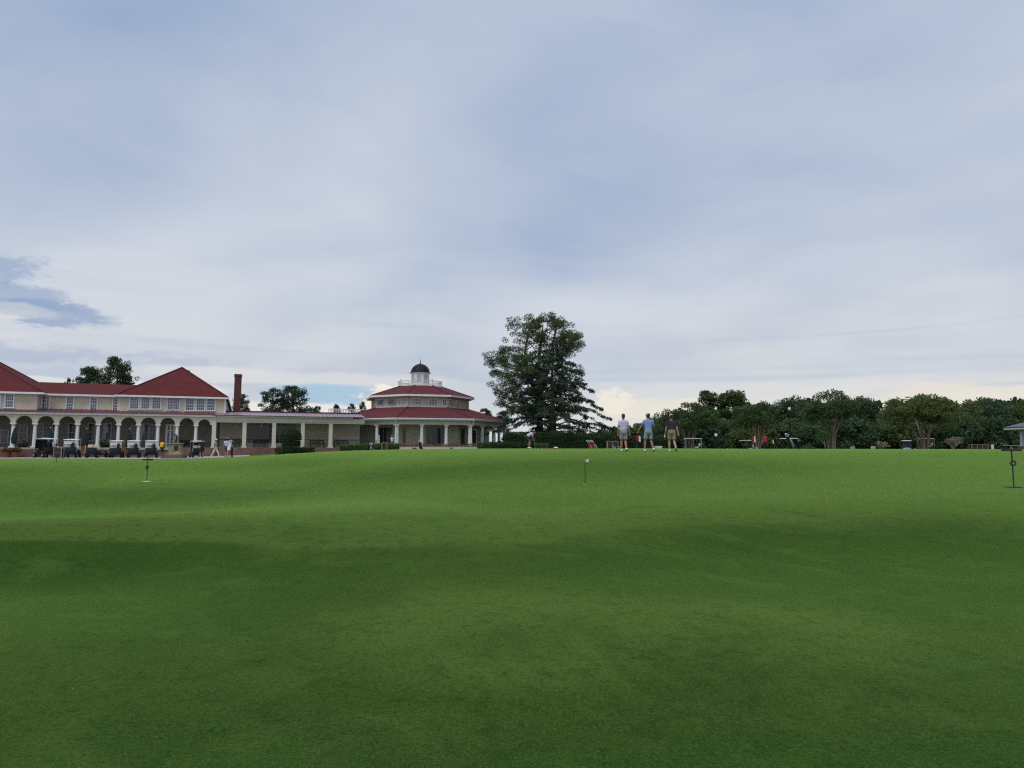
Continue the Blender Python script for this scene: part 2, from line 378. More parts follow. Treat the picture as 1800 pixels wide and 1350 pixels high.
A = np.zeros((n0 + 3, n0 + 3)); A[:n0, :n0] = kern(W0, W0) + np.eye(n0) * .02
A[:n0, n0] = 1; A[:n0, n0+1:] = W0; A[n0, :n0] = 1; A[n0+1:, :n0] = W0.T
SOL = np.linalg.solve(A, np.concatenate([CP[:, 2], np.zeros(3)]))
def gza(x, y):
    x = np.asarray(x, float); y = np.asarray(y, float)
    yc = np.clip(y, -2, 190); lim = .98 * (np.maximum(yc, -3) + 7); xc = np.clip(x, -lim, lim)
    q = warp(xc, yc); o = np.empty(len(q))
    for i in range(0, len(q), 20000):
        j = q[i:i+20000]; o[i:i+20000] = kern(j, W0) @ SOL[:n0] + SOL[n0] + j @ SOL[n0+1:]
    far = np.clip((y - 150) / 60, 0, 1); far = far * far * (3 - 2 * far)
    near = np.clip((2.4 - y) / 3, 0, 1)
    return (o * (1 - far) + .6 * far) * (1 - near)
def gz(x, y): return float(gza([x], [y])[0])
def ground(px, Y, dz=0.0):
    x = xat(px, Y); return Vector((x, Y, gz(x, Y) + dz))

ts = np.linspace(-1, 1, 261); ts = np.sign(ts) * np.abs(ts) ** 1.0 * 1.15
ys = np.concatenate([np.linspace(-9, 2, 10), np.exp(np.linspace(math.log(2.3), math.log(190), 330)), np.array([240, 320, 450, 700, 1200, 2500])])
XX = ts[None, :] * (np.maximum(ys, 0)[:, None] + 12); YY = np.repeat(ys[:, None], len(ts), 1)
ZZ = gza(XX.ravel(), YY.ravel())
nr, nc = XX.shape; idx = np.arange(nr * nc).reshape(nr, nc)
fa = np.stack([idx[:-1, :-1], idx[:-1, 1:], idx[1:, 1:], idx[1:, :-1]], -1).reshape(-1, 4)
me = bpy.data.meshes.new('putting_green')
me.vertices.add(nr * nc); me.vertices.foreach_set('co', np.stack([XX.ravel(), YY.ravel(), ZZ], -1).astype(np.float32).ravel())
me.loops.add(len(fa) * 4); me.loops.foreach_set('vertex_index', fa.astype(np.int32).ravel())
me.polygons.add(len(fa)); me.polygons.foreach_set('loop_start', np.arange(len(fa), dtype=np.int32) * 4); me.polygons.foreach_set('use_smooth', [True] * len(fa))
me.update(calc_edges=True)
gm = bpy.data.materials.new('mown_grass'); gm.use_nodes = True; nt = gm.node_tree; b = nt.nodes['Principled BSDF']
tcn = nt.nodes.new('ShaderNodeTexCoord'); v = S(nt, tcn.outputs['Object']); x, y, z = sep(nt, v)
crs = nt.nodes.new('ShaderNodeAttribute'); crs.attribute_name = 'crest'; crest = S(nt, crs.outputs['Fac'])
big = noise(nt, v, .10, 4, .5, .6); mid = noise(nt, v, .55, 4, .6, .3); fine = noise(nt, v, 26, 3, .75); grain = noise(nt, v, 125, 3, .8); clump = noise(nt, v, 6.0, 4, .6)
streak = noise(nt, comb(nt, x * .60 + y * .10, y * .75 + x * .25, 0.0), 1.7, 6, .6, .5)
patch = noise(nt, comb(nt, x * .7 + y * .2, y * .6 + x * .10, 4.0), .8, 5, .62, .8)
blade = noise(nt, v, 58, 3, .75)
c = mixc(nt, smooth(big, .36, .64), (.038, .080, .0155), (.060, .098, .0170))
c = mixc(nt, smooth(mid, .42, .68) * .5, c, (.066, .106, .0230))
c = mixc(nt, smooth(crest + (mid - .5) * .7, -.05, .95) * .72, c, (.100, .158, .032))  # paler crests: light on the relief put into the turf colour
c = mixc(nt, smooth(crest * -1.0 + (mid - .5) * .7, -.05, .95) * .42, c, (.024, .070, .010))  # darker hollows: relief shading put into the turf colour
c = mixc(nt, smooth(patch, .48, .76) * .55, c, (.018, .054, .012))
c = mixc(nt, smooth(streak, .46, .74) * .60, c, (.080, .142, .0300))
c = mixc(nt, smooth(clump, .48, .70) * .45, c, (.016, .048, .011))
c = mixc(nt, smooth(fine, .45, .68) * .45, c, (.014, .044, .008))
c = mixc(nt, smooth(blade, .54, .70) * .60, c, (.105, .165, .045))
c = mixc(nt, smooth(blade, .46, .32) * .60, c, (.007, .022, .005))
c = mixc(nt, smooth(grain, .52, .72) * .50, c, (.100, .160, .040))
c = mixc(nt, smooth(grain, .48, .30) * .65, c, (.007, .022, .005))
nt.links.new(c.k, b.inputs['Base Color']); b.inputs['Roughness'].default_value = 1.0; b.inputs['Specular IOR Level'].default_value = .0
b.inputs['Sheen Weight'].default_value = 1.0; b.inputs['Sheen Roughness'].default_value = .13; b.inputs['Sheen Tint'].default_value = (.54, .92, .20, 1)
bp = nt.nodes.new('ShaderNodeBump'); bp.inputs['Strength'].default_value = .4; bp.inputs['Distance'].default_value = .012
nt.links.new((grain * .6 + fine * .4).k, bp.inputs['Height']); nt.links.new(bp.outputs[0], b.inputs['Normal'])
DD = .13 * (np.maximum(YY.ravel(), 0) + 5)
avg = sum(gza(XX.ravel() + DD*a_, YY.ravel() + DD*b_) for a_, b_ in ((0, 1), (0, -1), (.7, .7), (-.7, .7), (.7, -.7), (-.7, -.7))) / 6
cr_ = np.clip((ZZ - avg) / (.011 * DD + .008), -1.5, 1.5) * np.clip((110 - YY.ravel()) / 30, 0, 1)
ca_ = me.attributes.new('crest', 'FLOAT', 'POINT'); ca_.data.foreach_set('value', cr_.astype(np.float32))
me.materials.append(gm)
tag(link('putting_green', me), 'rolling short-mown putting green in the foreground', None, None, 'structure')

# ------------------------------------------------------------------ clubhouse frame: u along the facade, w back from the arcade, z up
TH = R(21.5); ct, st = math.cos(TH), math.sin(TH)
Y0 = 72.0; X0 = xat(60, Y0, 780)
def U(px, w=0.0, py=760):
    r = ray(px, py)[0]; return (r * (Y0 + w * ct) - X0 + w * st) / (ct - r * st)
def ZW(px, py, w=0.0):
    u = U(px, w, py); return ZC + ray(px, py)[1] * (Y0 + u * st + w * ct)
def W(u, w): return (X0 + u * ct - w * st, Y0 + u * st + w * ct)
M['porch_trim'] = pmat('shaded_cream_trim', (.34, .34, .35), .6, .1)  # white window trim with the porch shade put into its colour
FL = 1.70            # porch floor level
BASE = .60
OFF = (0, 0, BASE)
club = thing('clubhouse', 'two-storey cream stucco clubhouse with red hip roofs and an arched porch', 'building', (X0, Y0, BASE), TH)
def part(mb, name, mat, parent=club, smooth=False): return mb.build(name, mat, parent, smooth, OFF)

def window(parent, u0, u1, z0, z1, w, nx=3, ny=4, glass='glass', casing=.13, sill=True, sash=True, trim='white_trim', mull=.028):
    """casing proud of the wall at w, glass set behind the casing"""
    m = MB(); c = casing
    m.box(u0-c, u0, w-.07, w+.02, z0-c*.4, z1+c); m.box(u1, u1+c, w-.07, w+.02, z0-c*.4, z1+c)
    m.box(u0, u1, w-.07, w+.02, z1, z1+c); m.box(u0, u1, w-.07, w+.02, z0-c*.4, z0)
    if sill: m.box(u0-c-.04, u1+c+.04, w-.13, w+.02, z0-c*.4-.06, z0-c*.4)
    if sash: m.box(u0, u1, w-.05, w+.01, (z0+z1)/2-.03, (z0+z1)/2+.03)
    for i in range(1, nx): 
        x = u0+(u1-u0)*i/nx; m.box(x-mull/2, x+mull/2, w-.043, w+.005, z0, z1)
    for j in range(1, ny):
        if sash and j * 2 == ny: continue
        zz = z0+(z1-z0)*j/ny; m.box(u0, u1, w-.040, w+.003, zz-mull/2, zz+mull/2)
    o = part(m, 'window', M[trim], parent)
    part(MB().box(u0, u1, w-.022, w-.004, z0, z1), 'pane', M[glass], o)
    return o

# --- ground floor arcade
BAY = 1.925; KL, KR = -6, 8            # columns k = KL..KR at u = k*BAY
ZS, ZT, ZF = 4.28, 5.17, 5.42          # springing, top of arcade wall, top of fascia
UR = U(374.8)                          # wide end pier
m = MB(); HW = .20                     # half thickness of wall at the pier heads
edges = [k * BAY for k in range(KL, KR + 1)] + [UR - .12]
for i in range(len(edges) - 1):
    a, bb = edges[i], edges[i+1]; l = a + .21; r = bb - .21; cx_ = (l + r) / 2; rad = (r - l) / 2; n = 14; top = min(rad, ZT - ZS - .07)
    arc = [(cx_ - rad*math.cos(math.pi*k/n), ZS + top*math.sin(math.pi*k/n)) for k in range(n+1)]
    pts = [(a, ZS)] + arc + [(bb, ZS), (bb, ZT), (a, ZT)]
    for k in range(n):       # spandrel strips, front, back and intrados
        (x1, z1), (x2, z2) = arc[k], arc[k+1]
        for yy in (-HW, HW): m.add([(x1, yy, z1), (x2, yy, z2), (x2, yy, ZT), (x1, yy, ZT)], [(0, 1, 2, 3)])
        m.add([(x1, -HW, z1), (x2, -HW, z2), (x2, HW, z2), (x1, HW, z1)], [(0, 1, 2, 3)])
    for xa, xb in ((a, l), (r, bb)):
        for yy in (-HW, HW): m.add([(xa, yy, ZS), (xb, yy, ZS), (xb, yy, ZT), (xa, yy, ZT)], [(0, 1, 2, 3)])
        m.add([(xa, -HW, ZS), (xb, -HW, ZS), (xb, HW, ZS), (xa, HW, ZS)], [(0, 1, 2, 3)])
part(m, 'arcade_wall', M['stucco_low'])
for i in range(len(edges) - 1):      # raised archivolts
    am = MB()
    a, bb = edges[i], edges[i+1]; l = a + .21; r = bb - .21; cx_ = (l + r) / 2; rad = (r - l) / 2; n = 14; top = min(rad, ZT - ZS - .07)
    for k in range(n):
        q = []
        for dr in (0.0, .07):
            for kk in (k, k+1):
                t_ = math.pi*kk/n; q.append((cx_ - (rad+dr)*math.cos(t_), ZS + (top+dr*.8)*math.sin(t_)))
        vs_ = [(x_, -HW-.03, z_) for x_, z_ in q] + [(x_, -HW-.002, z_) for x_, z_ in q]
        am.add(vs_, [(0, 1, 3, 2), (4, 6, 7, 5), (0, 4, 5, 1), (2, 3, 7, 6)])
    part(am, 'archivolt', M['stucco_low'])
cm = MB()
cm.lathe([(.205, .14), (.20, .2), (.185, .9), (.16, ZS-FL-.22)], (0, 0, FL), 14)
cm.lathe([(.16, 0), (.20, .04), (.20, .06)], (0, 0, ZS-.22), 14)
cm.box(-.25, .25, -.25, .25, ZS-.155, ZS-.004); cm.box(-.27, .27, -.27, .27, FL+.003, FL+.14)
cme = cm.mesh('column', M['white'], False, OFF)
for k in range(KL, KR + 1):
    o = link('column', cme, club, (k * BAY, 0, 0))
m = MB(); m.box(UR-.14, UR+.30, -.26, .3, FL+.12, ZT); m.box(UR-.24, UR+.40, -.36, .36, FL+.003, FL+.12)
part(m, 'end_pier', M['stucco_low'])
UL = KL * BAY - .5
m = MB(); m.box(UL, UR+.2, -.50, -.34, ZT+.02, ZF); m.box(UL, UR+.2, -.58, -.50, ZF-.10, ZF+.01); m.box(UL, UR+.2, -.34, -.204, ZT+.02, ZT+.10)
part(m, 'fascia', M['white_trim'])
# porch roof, standing seams
m = MB(); PRW, PRZ = 2.75, 5.93
m.add([(UL, -.62, ZF+.02), (UR+.1, -.62, ZF+.02), (UR+.1, PRW, PRZ), (UL, PRW, PRZ), (UL, -.62, ZF-.04), (UR+.1, -.62, ZF-.04), (UR+.1, PRW, PRZ-.1), (UL, PRW, PRZ-.1)],
      [(0, 1, 2, 3), (7, 6, 5, 4), (0, 4, 5, 1), (1, 5, 6, 2), (3, 2, 6, 7), (0, 3, 7, 4)])
pr = part(m, 'porch_roof', M['metal_roof'])
m = MB(); k = UL + .3
while k < UR:
    m.bar((k, -.60, ZF+.045), (k, PRW-.05, PRZ+.02), .03, .05); k += .48
part(m, 'seam', M['metal_roof'], pr)
# floor, back wall, ceiling
part(MB().box(UL, UR+.6, -.55, 3.6, FL-.25, FL), 'porch_floor', M['concrete'])
part(MB().box(UL, UR+.7, -.45, 3.5, BASE-.8, FL-.255), 'porch_base', M['brick'])
WB = 3.4
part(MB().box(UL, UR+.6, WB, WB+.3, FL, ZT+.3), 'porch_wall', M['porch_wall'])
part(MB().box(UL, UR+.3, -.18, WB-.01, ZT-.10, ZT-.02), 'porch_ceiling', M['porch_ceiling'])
for p0, p1, q0, q1, nx, ny, gl in ((3.5, 14, 757, 778, 2, 3, 'glass_dark'), (35, 47, 748, 772, 2, 4, 'glass_dark'), (66, 75, 745, 773, 2, 4, 'glass_dark'), (93, 101, 745, 773, 2, 4, 'glass_dark'), (121.5, 132, 745, 775, 2, 4, 'glass_dark'),
                                   (155.5, 167, 745, 774, 2, 4, 'glass_dark'), (182.5, 194.5, 745, 774, 3, 4, 'glass'), (231.5, 239, 749, 773, 2, 4, 'glass_dark'),
                                   (245.5, 262.5, 746, 773, 4, 4, 'glass'), (264, 272.5, 747, 773, 2, 4, 'glass_dark')):
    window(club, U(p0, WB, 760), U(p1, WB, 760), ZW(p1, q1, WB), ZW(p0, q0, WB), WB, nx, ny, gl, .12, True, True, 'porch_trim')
def door(parent, u0, u1, z0, z1, w, leaf=2, trim='white_trim', transom=.55):
    m = MB(); c = .13
    m.box(u0-c, u0, w-.07, w+.02, z0, z1+c); m.box(u1, u1+c, w-.07, w+.02, z0, z1+c); m.box(u0, u1, w-.07, w+.02, z1, z1+c)
    if transom: m.box(u0, u1, w-.06, w+.02, z1-transom-.06, z1-transom+.06)
    ww = (u1-u0)/leaf
    for i in range(leaf):
        a = u0+ww*i
        m.box(a, a+.10, w-.05, w+.01, z0, z1); m.box(a+ww-.10, a+ww, w-.05, w+.01, z0, z1); m.box(a+.1, a+ww-.1, w-.05, w+.01, z0, z0+.3)
        for j in range(1, 4): m.box(a+.1, a+ww-.1, w-.045, w+.005, z0+.3+j*.5, z0+.33+j*.5)
    o = part(m, 'door', M[trim], parent)
    part(MB().box(u0, u1, w-.02, w-.004, z0+.02, z1), 'pane', M['glass_dark'], o)
    part(MB().box((u0+u1)/2-.12, (u0+u1)/2-.08, w-.10, w-.052, z0+.95, z0+1.1), 'handle', M['chrome'], o)
door(club, U(140, WB), U(150, WB), FL, ZW(145, 755, WB), WB, 1, 'wood')
door(club, U(293, WB), U(306, WB), FL, ZW(300, 748, WB), WB, 2)

# --- upper floor
ZE = 7.58
WL, WM, WR_ = 1.3, 2.75, 1.8
uLr = U(66, WL, 700); uMl = uLr - .3; uMr = U(208, WR_, 700); uRr = U(397, WR_, 705)
BD = 28.0
part(MB().box(UL, uLr, WL, WL+13, ZT+.25, ZE-.02), 'upper_wall', M['stucco'])
part(MB().box(uLr, uMr, WM, WM+9, ZT+.27, ZE-.04), 'upper_wall', M['stucco'])
part(MB().box(uMr, uRr, WR_, WR_+BD, ZT+.29, ZE-.02), 'upper_wall', M['stucco'])
m = MB(); m.box(uRr-.02, uRr+.03, WR_-.03, WR_+.22, ZT+.3, ZE-.03); m.box(uRr-.20, uRr+.03, WR_-.035, WR_-.03+.02, ZT+.3, ZE-.03)
part(m, 'corner_board', M['white_trim'])
for ww in (3.4, 6.0, 8.6, 12.5, 16):
    o = part(MB().box(uRr+.002, uRr+.05, WR_+ww, WR_+ww+.9, ZT+.7, ZE-.3), 'window', M['white_trim']); part(MB().box(uRr+.051, uRr+.056, WR_+ww+.1, WR_+ww+.8, ZT+.8, ZE-.4), 'pane', M['glass'], o)
def uwin(p0, p1, q0, q1, w, nx=3, ny=4):
    window(club, U(p0, w, 708), U(p1, w, 708), ZW(p1, q1, w), ZW(p0, q0, w), w, nx, ny, 'glass', .13, True)
for a, b_ in ((-34, -21), (-14, -1), (10, 23)): uwin(a, b_, 693, 716, WL, 4)
for a, b_, t_, q in ((74.8, 86, 697, 719.5), (117.5, 128.5, 698, 720.5), (159.5, 170, 699, 721), (199.5, 206.5, 700, 722)): uwin(a, b_, t_, q, WM)
for a, b_ in ((229.3, 243.2), (249, 262.5), (268.3, 281.8)): uwin(a, b_, 698.5, 718.5, WR_, 4)
for a, b_ in ((295, 303.7), (306.3, 314.7)): uwin(a, b_, 700, 720, WR_, 3)
for a, b_ in ((327.2, 340.3), (346, 359.2), (364.4, 377.2)): uwin(a, b_, 701.3, 721.3, WR_, 4)

def hip(name, eave, apexes, mat, parent=club, z=ZE, th=.20, over=None):
    """eave: 4 corners (u,w); apexes: two ridge points (u,w,z)"""
    e = [(p[0], p[1], z) for p in eave]; a, b2 = apexes
    m = MB(); m.add(e + [a, b2], [(0, 1, 4), (1, 2, 5, 4), (2, 3, 5), (3, 0, 4, 5), (3, 2, 1, 0)])
    r = part(m, name, mat, parent)
    f = MB(); d = .05
    for i in range(4):
        p, q = Vector(e[i]), Vector(e[(i+1) % 4]); t = (q-p).normalized(); nrm = t.cross(Vector((0, 0, 1)))
        f.bar(p+nrm*d-Vector((0, 0, th/2+.01))-t*d, q+nrm*d-Vector((0, 0, th/2+.01))+t*d, .08, th)
    part(f, 'fascia', M['white_trim'], r)
    cp_ = MB()
    for p, q in ((e[0], a), (e[1], a), (e[2], b2), (e[3], b2), (a, b2)):
        if (Vector(p)-Vector(q)).length > .1: cp_.bar(Vector(p)+Vector((0, 0, .03)), Vector(q)+Vector((0, 0, .03)), .22, .06)
    part(cp_, 'ridge_cap', mat, r)
    return r
o_ = .55
eu0, eu1 = U(203, WR_-o_, 692), U(401, WR_-o_, 697)
wa = WR_ + 6.0; ua = U(320, wa, 645); za = ZW(320, 646, wa)
rr = hip('roof', [(eu0, WR_-o_), (eu1, WR_-o_), (eu1, WR_+BD+o_), (eu0, WR_+BD+o_)], [(ua, wa, za), (ua, WR_+BD-6, za)], M['red_roof'])
part(MB().box(ua+.3, ua+.75, wa+2.2, wa+2.65, za-.6, za-.05), 'roof_vent', M['chrome'], rr)
wq = 14.0; u0c, u1c = U(411.3, wq, 690), U(424.0, wq, 690); zc_ = ZW(417, 657.5, wq)
m = MB().box(u0c, u1c, wq, wq+.9, BASE, zc_-.35); m.box(u0c-.05, u1c+.05, wq-.05, wq+.95, zc_-.35, zc_)
part(m, 'chimney', M['chimney'], rr)
# middle wing
wr2 = WM + 4.6; zr2 = ZW(150, 674, wr2)
m = MB(); e0 = WM - .5; ul_, ur_ = uLr - 4, ua
m.add([(ul_, e0, ZE), (ur_, e0, ZE), (ur_, wr2, zr2), (ul_, wr2, zr2), (ur_, 2*wr2-e0, ZE), (ul_, 2*wr2-e0, ZE)], [(0, 1, 2, 3), (3, 2, 4, 5), (0, 5, 4, 1)])
rm = part(m, 'roof', M['red_roof'])
part(MB().bar((uLr-.2, e0-.05, ZE-.11), (uMr+.2, e0-.05, ZE-.11), .08, .2), 'fascia', M['white_trim'], rm)
# left block
el1 = U(76, WL-o_, 690); wa2 = WL + 6.2; ua2 = U(-4, wa2, 637); za2 = ZW(-4, 636, wa2)
hip('roof', [(ua2-(el1-ua2)*1.05, WL-o_), (el1, WL-o_), (el1, WL+13), (ua2-(el1-ua2)*1.05, WL+13)], [(ua2-.4, wa2, za2), (ua2, wa2+.8, za2)], M['red_roof'])

# --- brick steps at the left entrance: each tread its own piece
us0, us1 = UL, U(63, -1.0, 790)
for i in range(5):
    part(MB().box(us0, us1, -.55-.36*(i+1), -.56-.36*i, BASE-.6, FL-.18*(i+1)), 'step', M['brick'])
for pa, pb in ((136, 152), (190, 200)):
    for i in range(5): part(MB().box(U(pa, -1), U(pb, -1), -.55-.36*(i+1), -.56-.36*i, BASE-.6, FL-.18*(i+1)), 'step', M['brick'])
part(MB().box(U(310, -.6), UR+.7, -.62, -.452, BASE-.6, FL-.01), 'porch_skirt', M['brick'])

# ------------------------------------------------------------------ gallery between clubhouse and rotunda
gal = thing('covered_gallery', 'long low covered gallery with square cream posts and faded red metal roof', 'building', (X0, Y0, BASE), TH)
gp = lambda mb, name, mat, parent=gal, smooth=False: mb.build(name, mat, parent, smooth, OFF)
GU0, GU1 = UR + .31, U(640)
posts = [429.5, 481.6, 532, 581]
ZL = 4.58
pm = MB(); pm.box(-.21, .21, -.24, .24, FL+.14, ZL+.02); pm.box(-.29, .29, -.32, .32, FL+.003, FL+.14); pm.box(-.25, .25, -.28, .28, FL+.142, FL+.24)
pme = pm.mesh('post', M['stucco_low'], False, OFF)
for px in posts: link('post', pme, gal, (U(px), 0, 0))
gp(MB().box(GU0, GU1, -.22, .22, ZL+.16, ZT+.06), 'beam', M['stucco_low'])
gp(MB().box(GU0, GU1, -.17, .17, ZL+.022, ZL+.158), 'lintel', M['stucco_low'])
m = MB(); m.box(GU0-.35, U(619), -.62, -.50, ZT+.11, ZF-.02); m.box(GU0-.35, U(619), -.50, -.222, ZT+.07, ZT+.11)
gp(m, 'fascia', M['white_trim'])
GW = 4.4; zrg = ZW(500, 725.5, 3.6)
m = MB(); m.add([(GU0-.5, -.66, ZF), (GU1, -.66, ZF), (GU1, 3.6, zrg), (GU0-.9, 3.6, zrg), (GU1, 8, ZF), (GU0-.9, 8, ZF)], [(0, 1, 2, 3), (3, 2, 4, 5), (0, 5, 4, 1)])
gr_ = gp(m, 'roof', M['pink_roof'])
m = MB(); k = GU0 - .1
while k < GU1: m.bar((k, -.62, ZF+.03), (k, 3.58, zrg+.02), .03, .05); k += .46
gp(m, 'seam', M['pink_roof'], gr_)
gp(MB().bar((GU0-.9, 3.6, zrg+.07), (GU1, 3.6, zrg+.07), .25, .14), 'ridge_cap', M['dark_trim'], gr_)
gp(MB().bar((GU0-.4, -.665, ZF-.045), (U(619), -.665, ZF-.045), .05, .07), 'drip_edge', M['dark_trim'], gr_)
gp(MB().box(GU0, GU1, -.55, GW, FL-.25, FL), 'floor', M['concrete'])
gp(MB().box(GU0, GU1, -.45, GW, BASE-.6, FL-.252), 'brick_base', M['brick'])
gp(MB().box(GU0, GU1, -.62, -.552, BASE-.6, FL-.01), 'brick_skirt', M['brick'])
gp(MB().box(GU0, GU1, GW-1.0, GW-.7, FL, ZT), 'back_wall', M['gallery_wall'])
gp(MB().box(GU0, GU1, GW-1.05, GW-1.002, FL+.02, FL+.07), 'skirting', M['stucco_low'])
gp(MB().box(GU0, GU1, GW-1.06, GW-1.002, FL+.96, FL+1.02), 'dado_rail', M['dark_trim'])
gp(MB().box(GU0, GU1, -.2, GW-1.01, ZT-.06, ZT-.0), 'ceiling', M['porch_ceiling'])
def gwin(pa, pb, qa, qb, nx, ny, gl='glass_dark', trim='wood_grey'):
    w_ = GW - 1.0; m = MB(); u0, u1, z0, z1 = U(pa, w_), U(pb, w_), ZW(pb, qb, w_), ZW(pa, qa, w_)
    for i in range(nx+1): xx = u0+(u1-u0)*i/nx; m.box(xx-.03, xx+.03, w_-.06, w_-.003, z0, z1)
    for j in range(ny+1): zz = z0+(z1-z0)*j/ny; m.box(u0, u1, w_-.055, w_-.004, zz-.025, zz+.025)
    o = gp(m, 'window', M[trim]); gp(MB().box(u0, u1, w_-.03, w_-.01, z0, z1), 'pane', M[gl], o)
gwin(435, 477, 746, 779, 6, 4); gwin(484, 520, 746, 779, 5, 4)
for pa, pb in ((435, 446), (469, 480), (485, 497)):
    gp(MB().box(U(pa, 3.2), U(pb, 3.2), 3.0, 3.35, FL, FL+.55), 'stone_plinth', M['stucco_low'])
gp(MB().tube([(U(459, 2.6), 2.6, ZT-.05), (U(459, 2.6), 2.6, ZL-.1)], .02, 6).ball((U(459, 2.6), 2.6, ZL-.2), (.13, .13, .17), 10), 'pendant_lamp', M['white'], gal, True)
# white trellis standing on the flat roof behind
tr = MB(); wt = 11.0; ut0, ut1 = U(578, wt, 722), U(642, wt, 722); zt1, zt0 = ZW(610, 719.5, wt), ZW(610, 731, wt)
tr.bar((ut0, wt, zt1), (ut1, wt, zt1), .1, .1); tr.bar((ut0, wt, zt0), (ut1, wt, zt0), .1, .1)
n = int((ut1-ut0)/.32)
for i in range(n+1):
    xx = ut0+(ut1-ut0)*i/n; tr.box(xx-.05, xx+.05, wt-.04, wt+.04, zt0, zt1)
    if i < n: tr.bar((xx, wt+.06, zt0), (xx+.32, wt+.06, zt1), .03, .05)
for xx in (ut0, ut1): tr.box(xx-.08, xx+.08, wt+.1, wt+.26, BASE, zt0)
gp(tr, 'roof_trellis', M['white'])

# ------------------------------------------------------------------ rotunda
RC = at(737, 788, 97.5); RZ = 1.35
rot = thing('rotunda', 'octagonal cream pavilion with two red roof tiers and a domed white cupola', 'building', (RC.x, RC.y, RZ), 0)
ROFF = (0, 0, RZ)
rp = lambda mb, name, mat, parent=rot, smooth=False: mb.build(name, mat, parent, smooth, ROFF)
AL0 = -5.5
def ov(Rr, k, z=0.0):
    a = R(AL0 + 45 * k); return Vector((Rr * math.sin(a), -Rr * math.cos(a), z))
def ring(R1, z1, R2, z2, m=None):
    m = m or MB()
    m.add([ov(R1, k, z1) for k in range(8)] + [ov(R2, k, z2) for k in range(8)], [(k, (k+1) % 8, 8+(k+1) % 8, 8+k) for k in range(8)]); return m
def rband(R_, z0, z1, t, m=None):
    m = m or MB()
    m.add([ov(r_, k, z_) for r_ in (R_-t, R_) for z_ in (z0, z1) for k in range(8)],
          [f for k in range(8) for j in [(k+1) % 8] for f in ((16+k, 16+j, 24+j, 24+k), (k, 8+k, 8+j, j), (8+k, 24+k, 24+j, 8+j), (k, j, 16+j, 16+k))]); return m
RE, RWALL, RUP = 13.0, 9.6, 7.0
ZUL = 7.15                                   # lower roof meets the upper wall
ZUE, ZUT = 8.80, 10.36                        # upper eave and platform
lr = rp(ring(RE, ZF+.0, RUP-.05, ZUL), 'lower_roof', M['red_roof2'])
cpm = MB()
for k in range(8): rp(MB().bar(ov(RE, k, ZF+.03), ov(RUP, k, ZUL+.03), .25, .06), 'ridge_cap', M['red_roof2'], lr)
rp(rband(RE+.05, ZF-.26, ZF-.02, .12), 'fascia', M['white_trim'], lr)
rp(rband(RE+.17, ZF-.13, ZF+.0, .118), 'gutter', M['white_trim'], lr)
rp(rband(RE-.071, ZF-.25, ZF-.20, 3.4), 'soffit', M['white_trim'], lr)
rp(rband(RE-.55, 4.62, ZF-.252, .38), 'beam', M['stucco_low'])
RCOL = RE - .74
c8 = MB(); c8.lathe([(.235, .14), (.23, .25), (.215, 1.2), (.185, 4.62-FL-.16)], (0, 0, FL), 14); c8.box(-.26, .26, -.26, .26, 4.62-.155, 4.617); c8.box(-.29, .29, -.29, .29, FL+.003, FL+.14)
cme8 = c8.mesh('column', M['white'], False, ROFF)
for k in range(8):
    a, b_ = ov(RCOL, k), ov(RCOL, k+1)
    for t_ in (0, 1/3, 2/3):
        p = a.lerp(b_, t_); o = link('column', cme8, rot, (p.x, p.y, 0), R(AL0 + 45*k + 22.5) if t_ else R(AL0 + 45*k))
        if not t_: o.scale = (1.25, 1.25, 1)
for k in (0, 1):
    s_ = 1 if k == 0 else -1; a = ov(RE+.1, k, ZF-.15); c_ = ov(RCOL+.30, k, 4.45)
    rp(MB().tube([a, a.lerp(c_, .1)-Vector((0, 0, .12)), c_, ov(RCOL+.30, k, FL+.1)], .055, 8), 'downspout', M['white_trim'])
rp(MB().lathe([(RE-.35, FL-.9), (RE-.35, FL)], (0, 0, 0), 8), 'floor', M['concrete'])
rp(rband(RWALL, FL, 4.95, .3), 'inner_wall', M['gallery_wall'])
rp(rband(RE-.9, 4.9, 4.97, RE-.9-RWALL+.01), 'porch_ceiling', M['porch_ceiling'])
# glazed openings in the inner wall
def rwin(k, t0, t1, z0, z1, nx, ny, Rw, trim, gl, name='window', proud=.06, thick=.05):
    a, b_ = ov(Rw, k), ov(Rw, k+1); t = (b_-a).normalized(); nn = Vector((t.y, -t.x, 0)); m = MB()
    if nn.dot((a+b_)/2) < 0: nn = -nn
    p, q = a.lerp(b_, t0), a.lerp(b_, t1)
    for i in range(nx+1):
        c_ = p.lerp(q, i/nx)+nn*proud*.5; e_ = 1.6 if i in (0, nx) else 1.0; m.bar(c_+Vector((0, 0, z0)), c_+Vector((0, 0, z1)), thick*e_, proud, up=tuple(nn))
    for j in range(ny+1):
        zz = z0+(z1-z0)*j/ny; m.bar(p+nn*proud*.49+Vector((0, 0, zz)), q+nn*proud*.49+Vector((0, 0, zz)), proud*.95, thick*(1.6 if j in (0, ny) else 1.0))
    o = rp(m, name, M[trim])
    m = MB(); P, Q = p+nn*.022, q+nn*.022
    m.add([P+Vector((0, 0, z0)), Q+Vector((0, 0, z0)), Q+Vector((0, 0, z1)), P+Vector((0, 0, z1))]+[v_-nn*.018 for v_ in (P+Vector((0, 0, z0)), Q+Vector((0, 0, z0)), Q+Vector((0, 0, z1)), P+Vector((0, 0, z1)))], [(0, 1, 2, 3), (7, 6, 5, 4), (0, 4, 5, 1), (2, 6, 7, 3)])
    rp(m, 'pane', M[gl], o)
rwin(7, .40, .78, FL, 4.35, 2, 1, RWALL, 'porch_ceiling', 'glass_dark', 'door')
rwin(0, -.0 + .005, .06, FL, 4.3, 1, 2, RWALL, 'wood_grey', 'glass_dark')
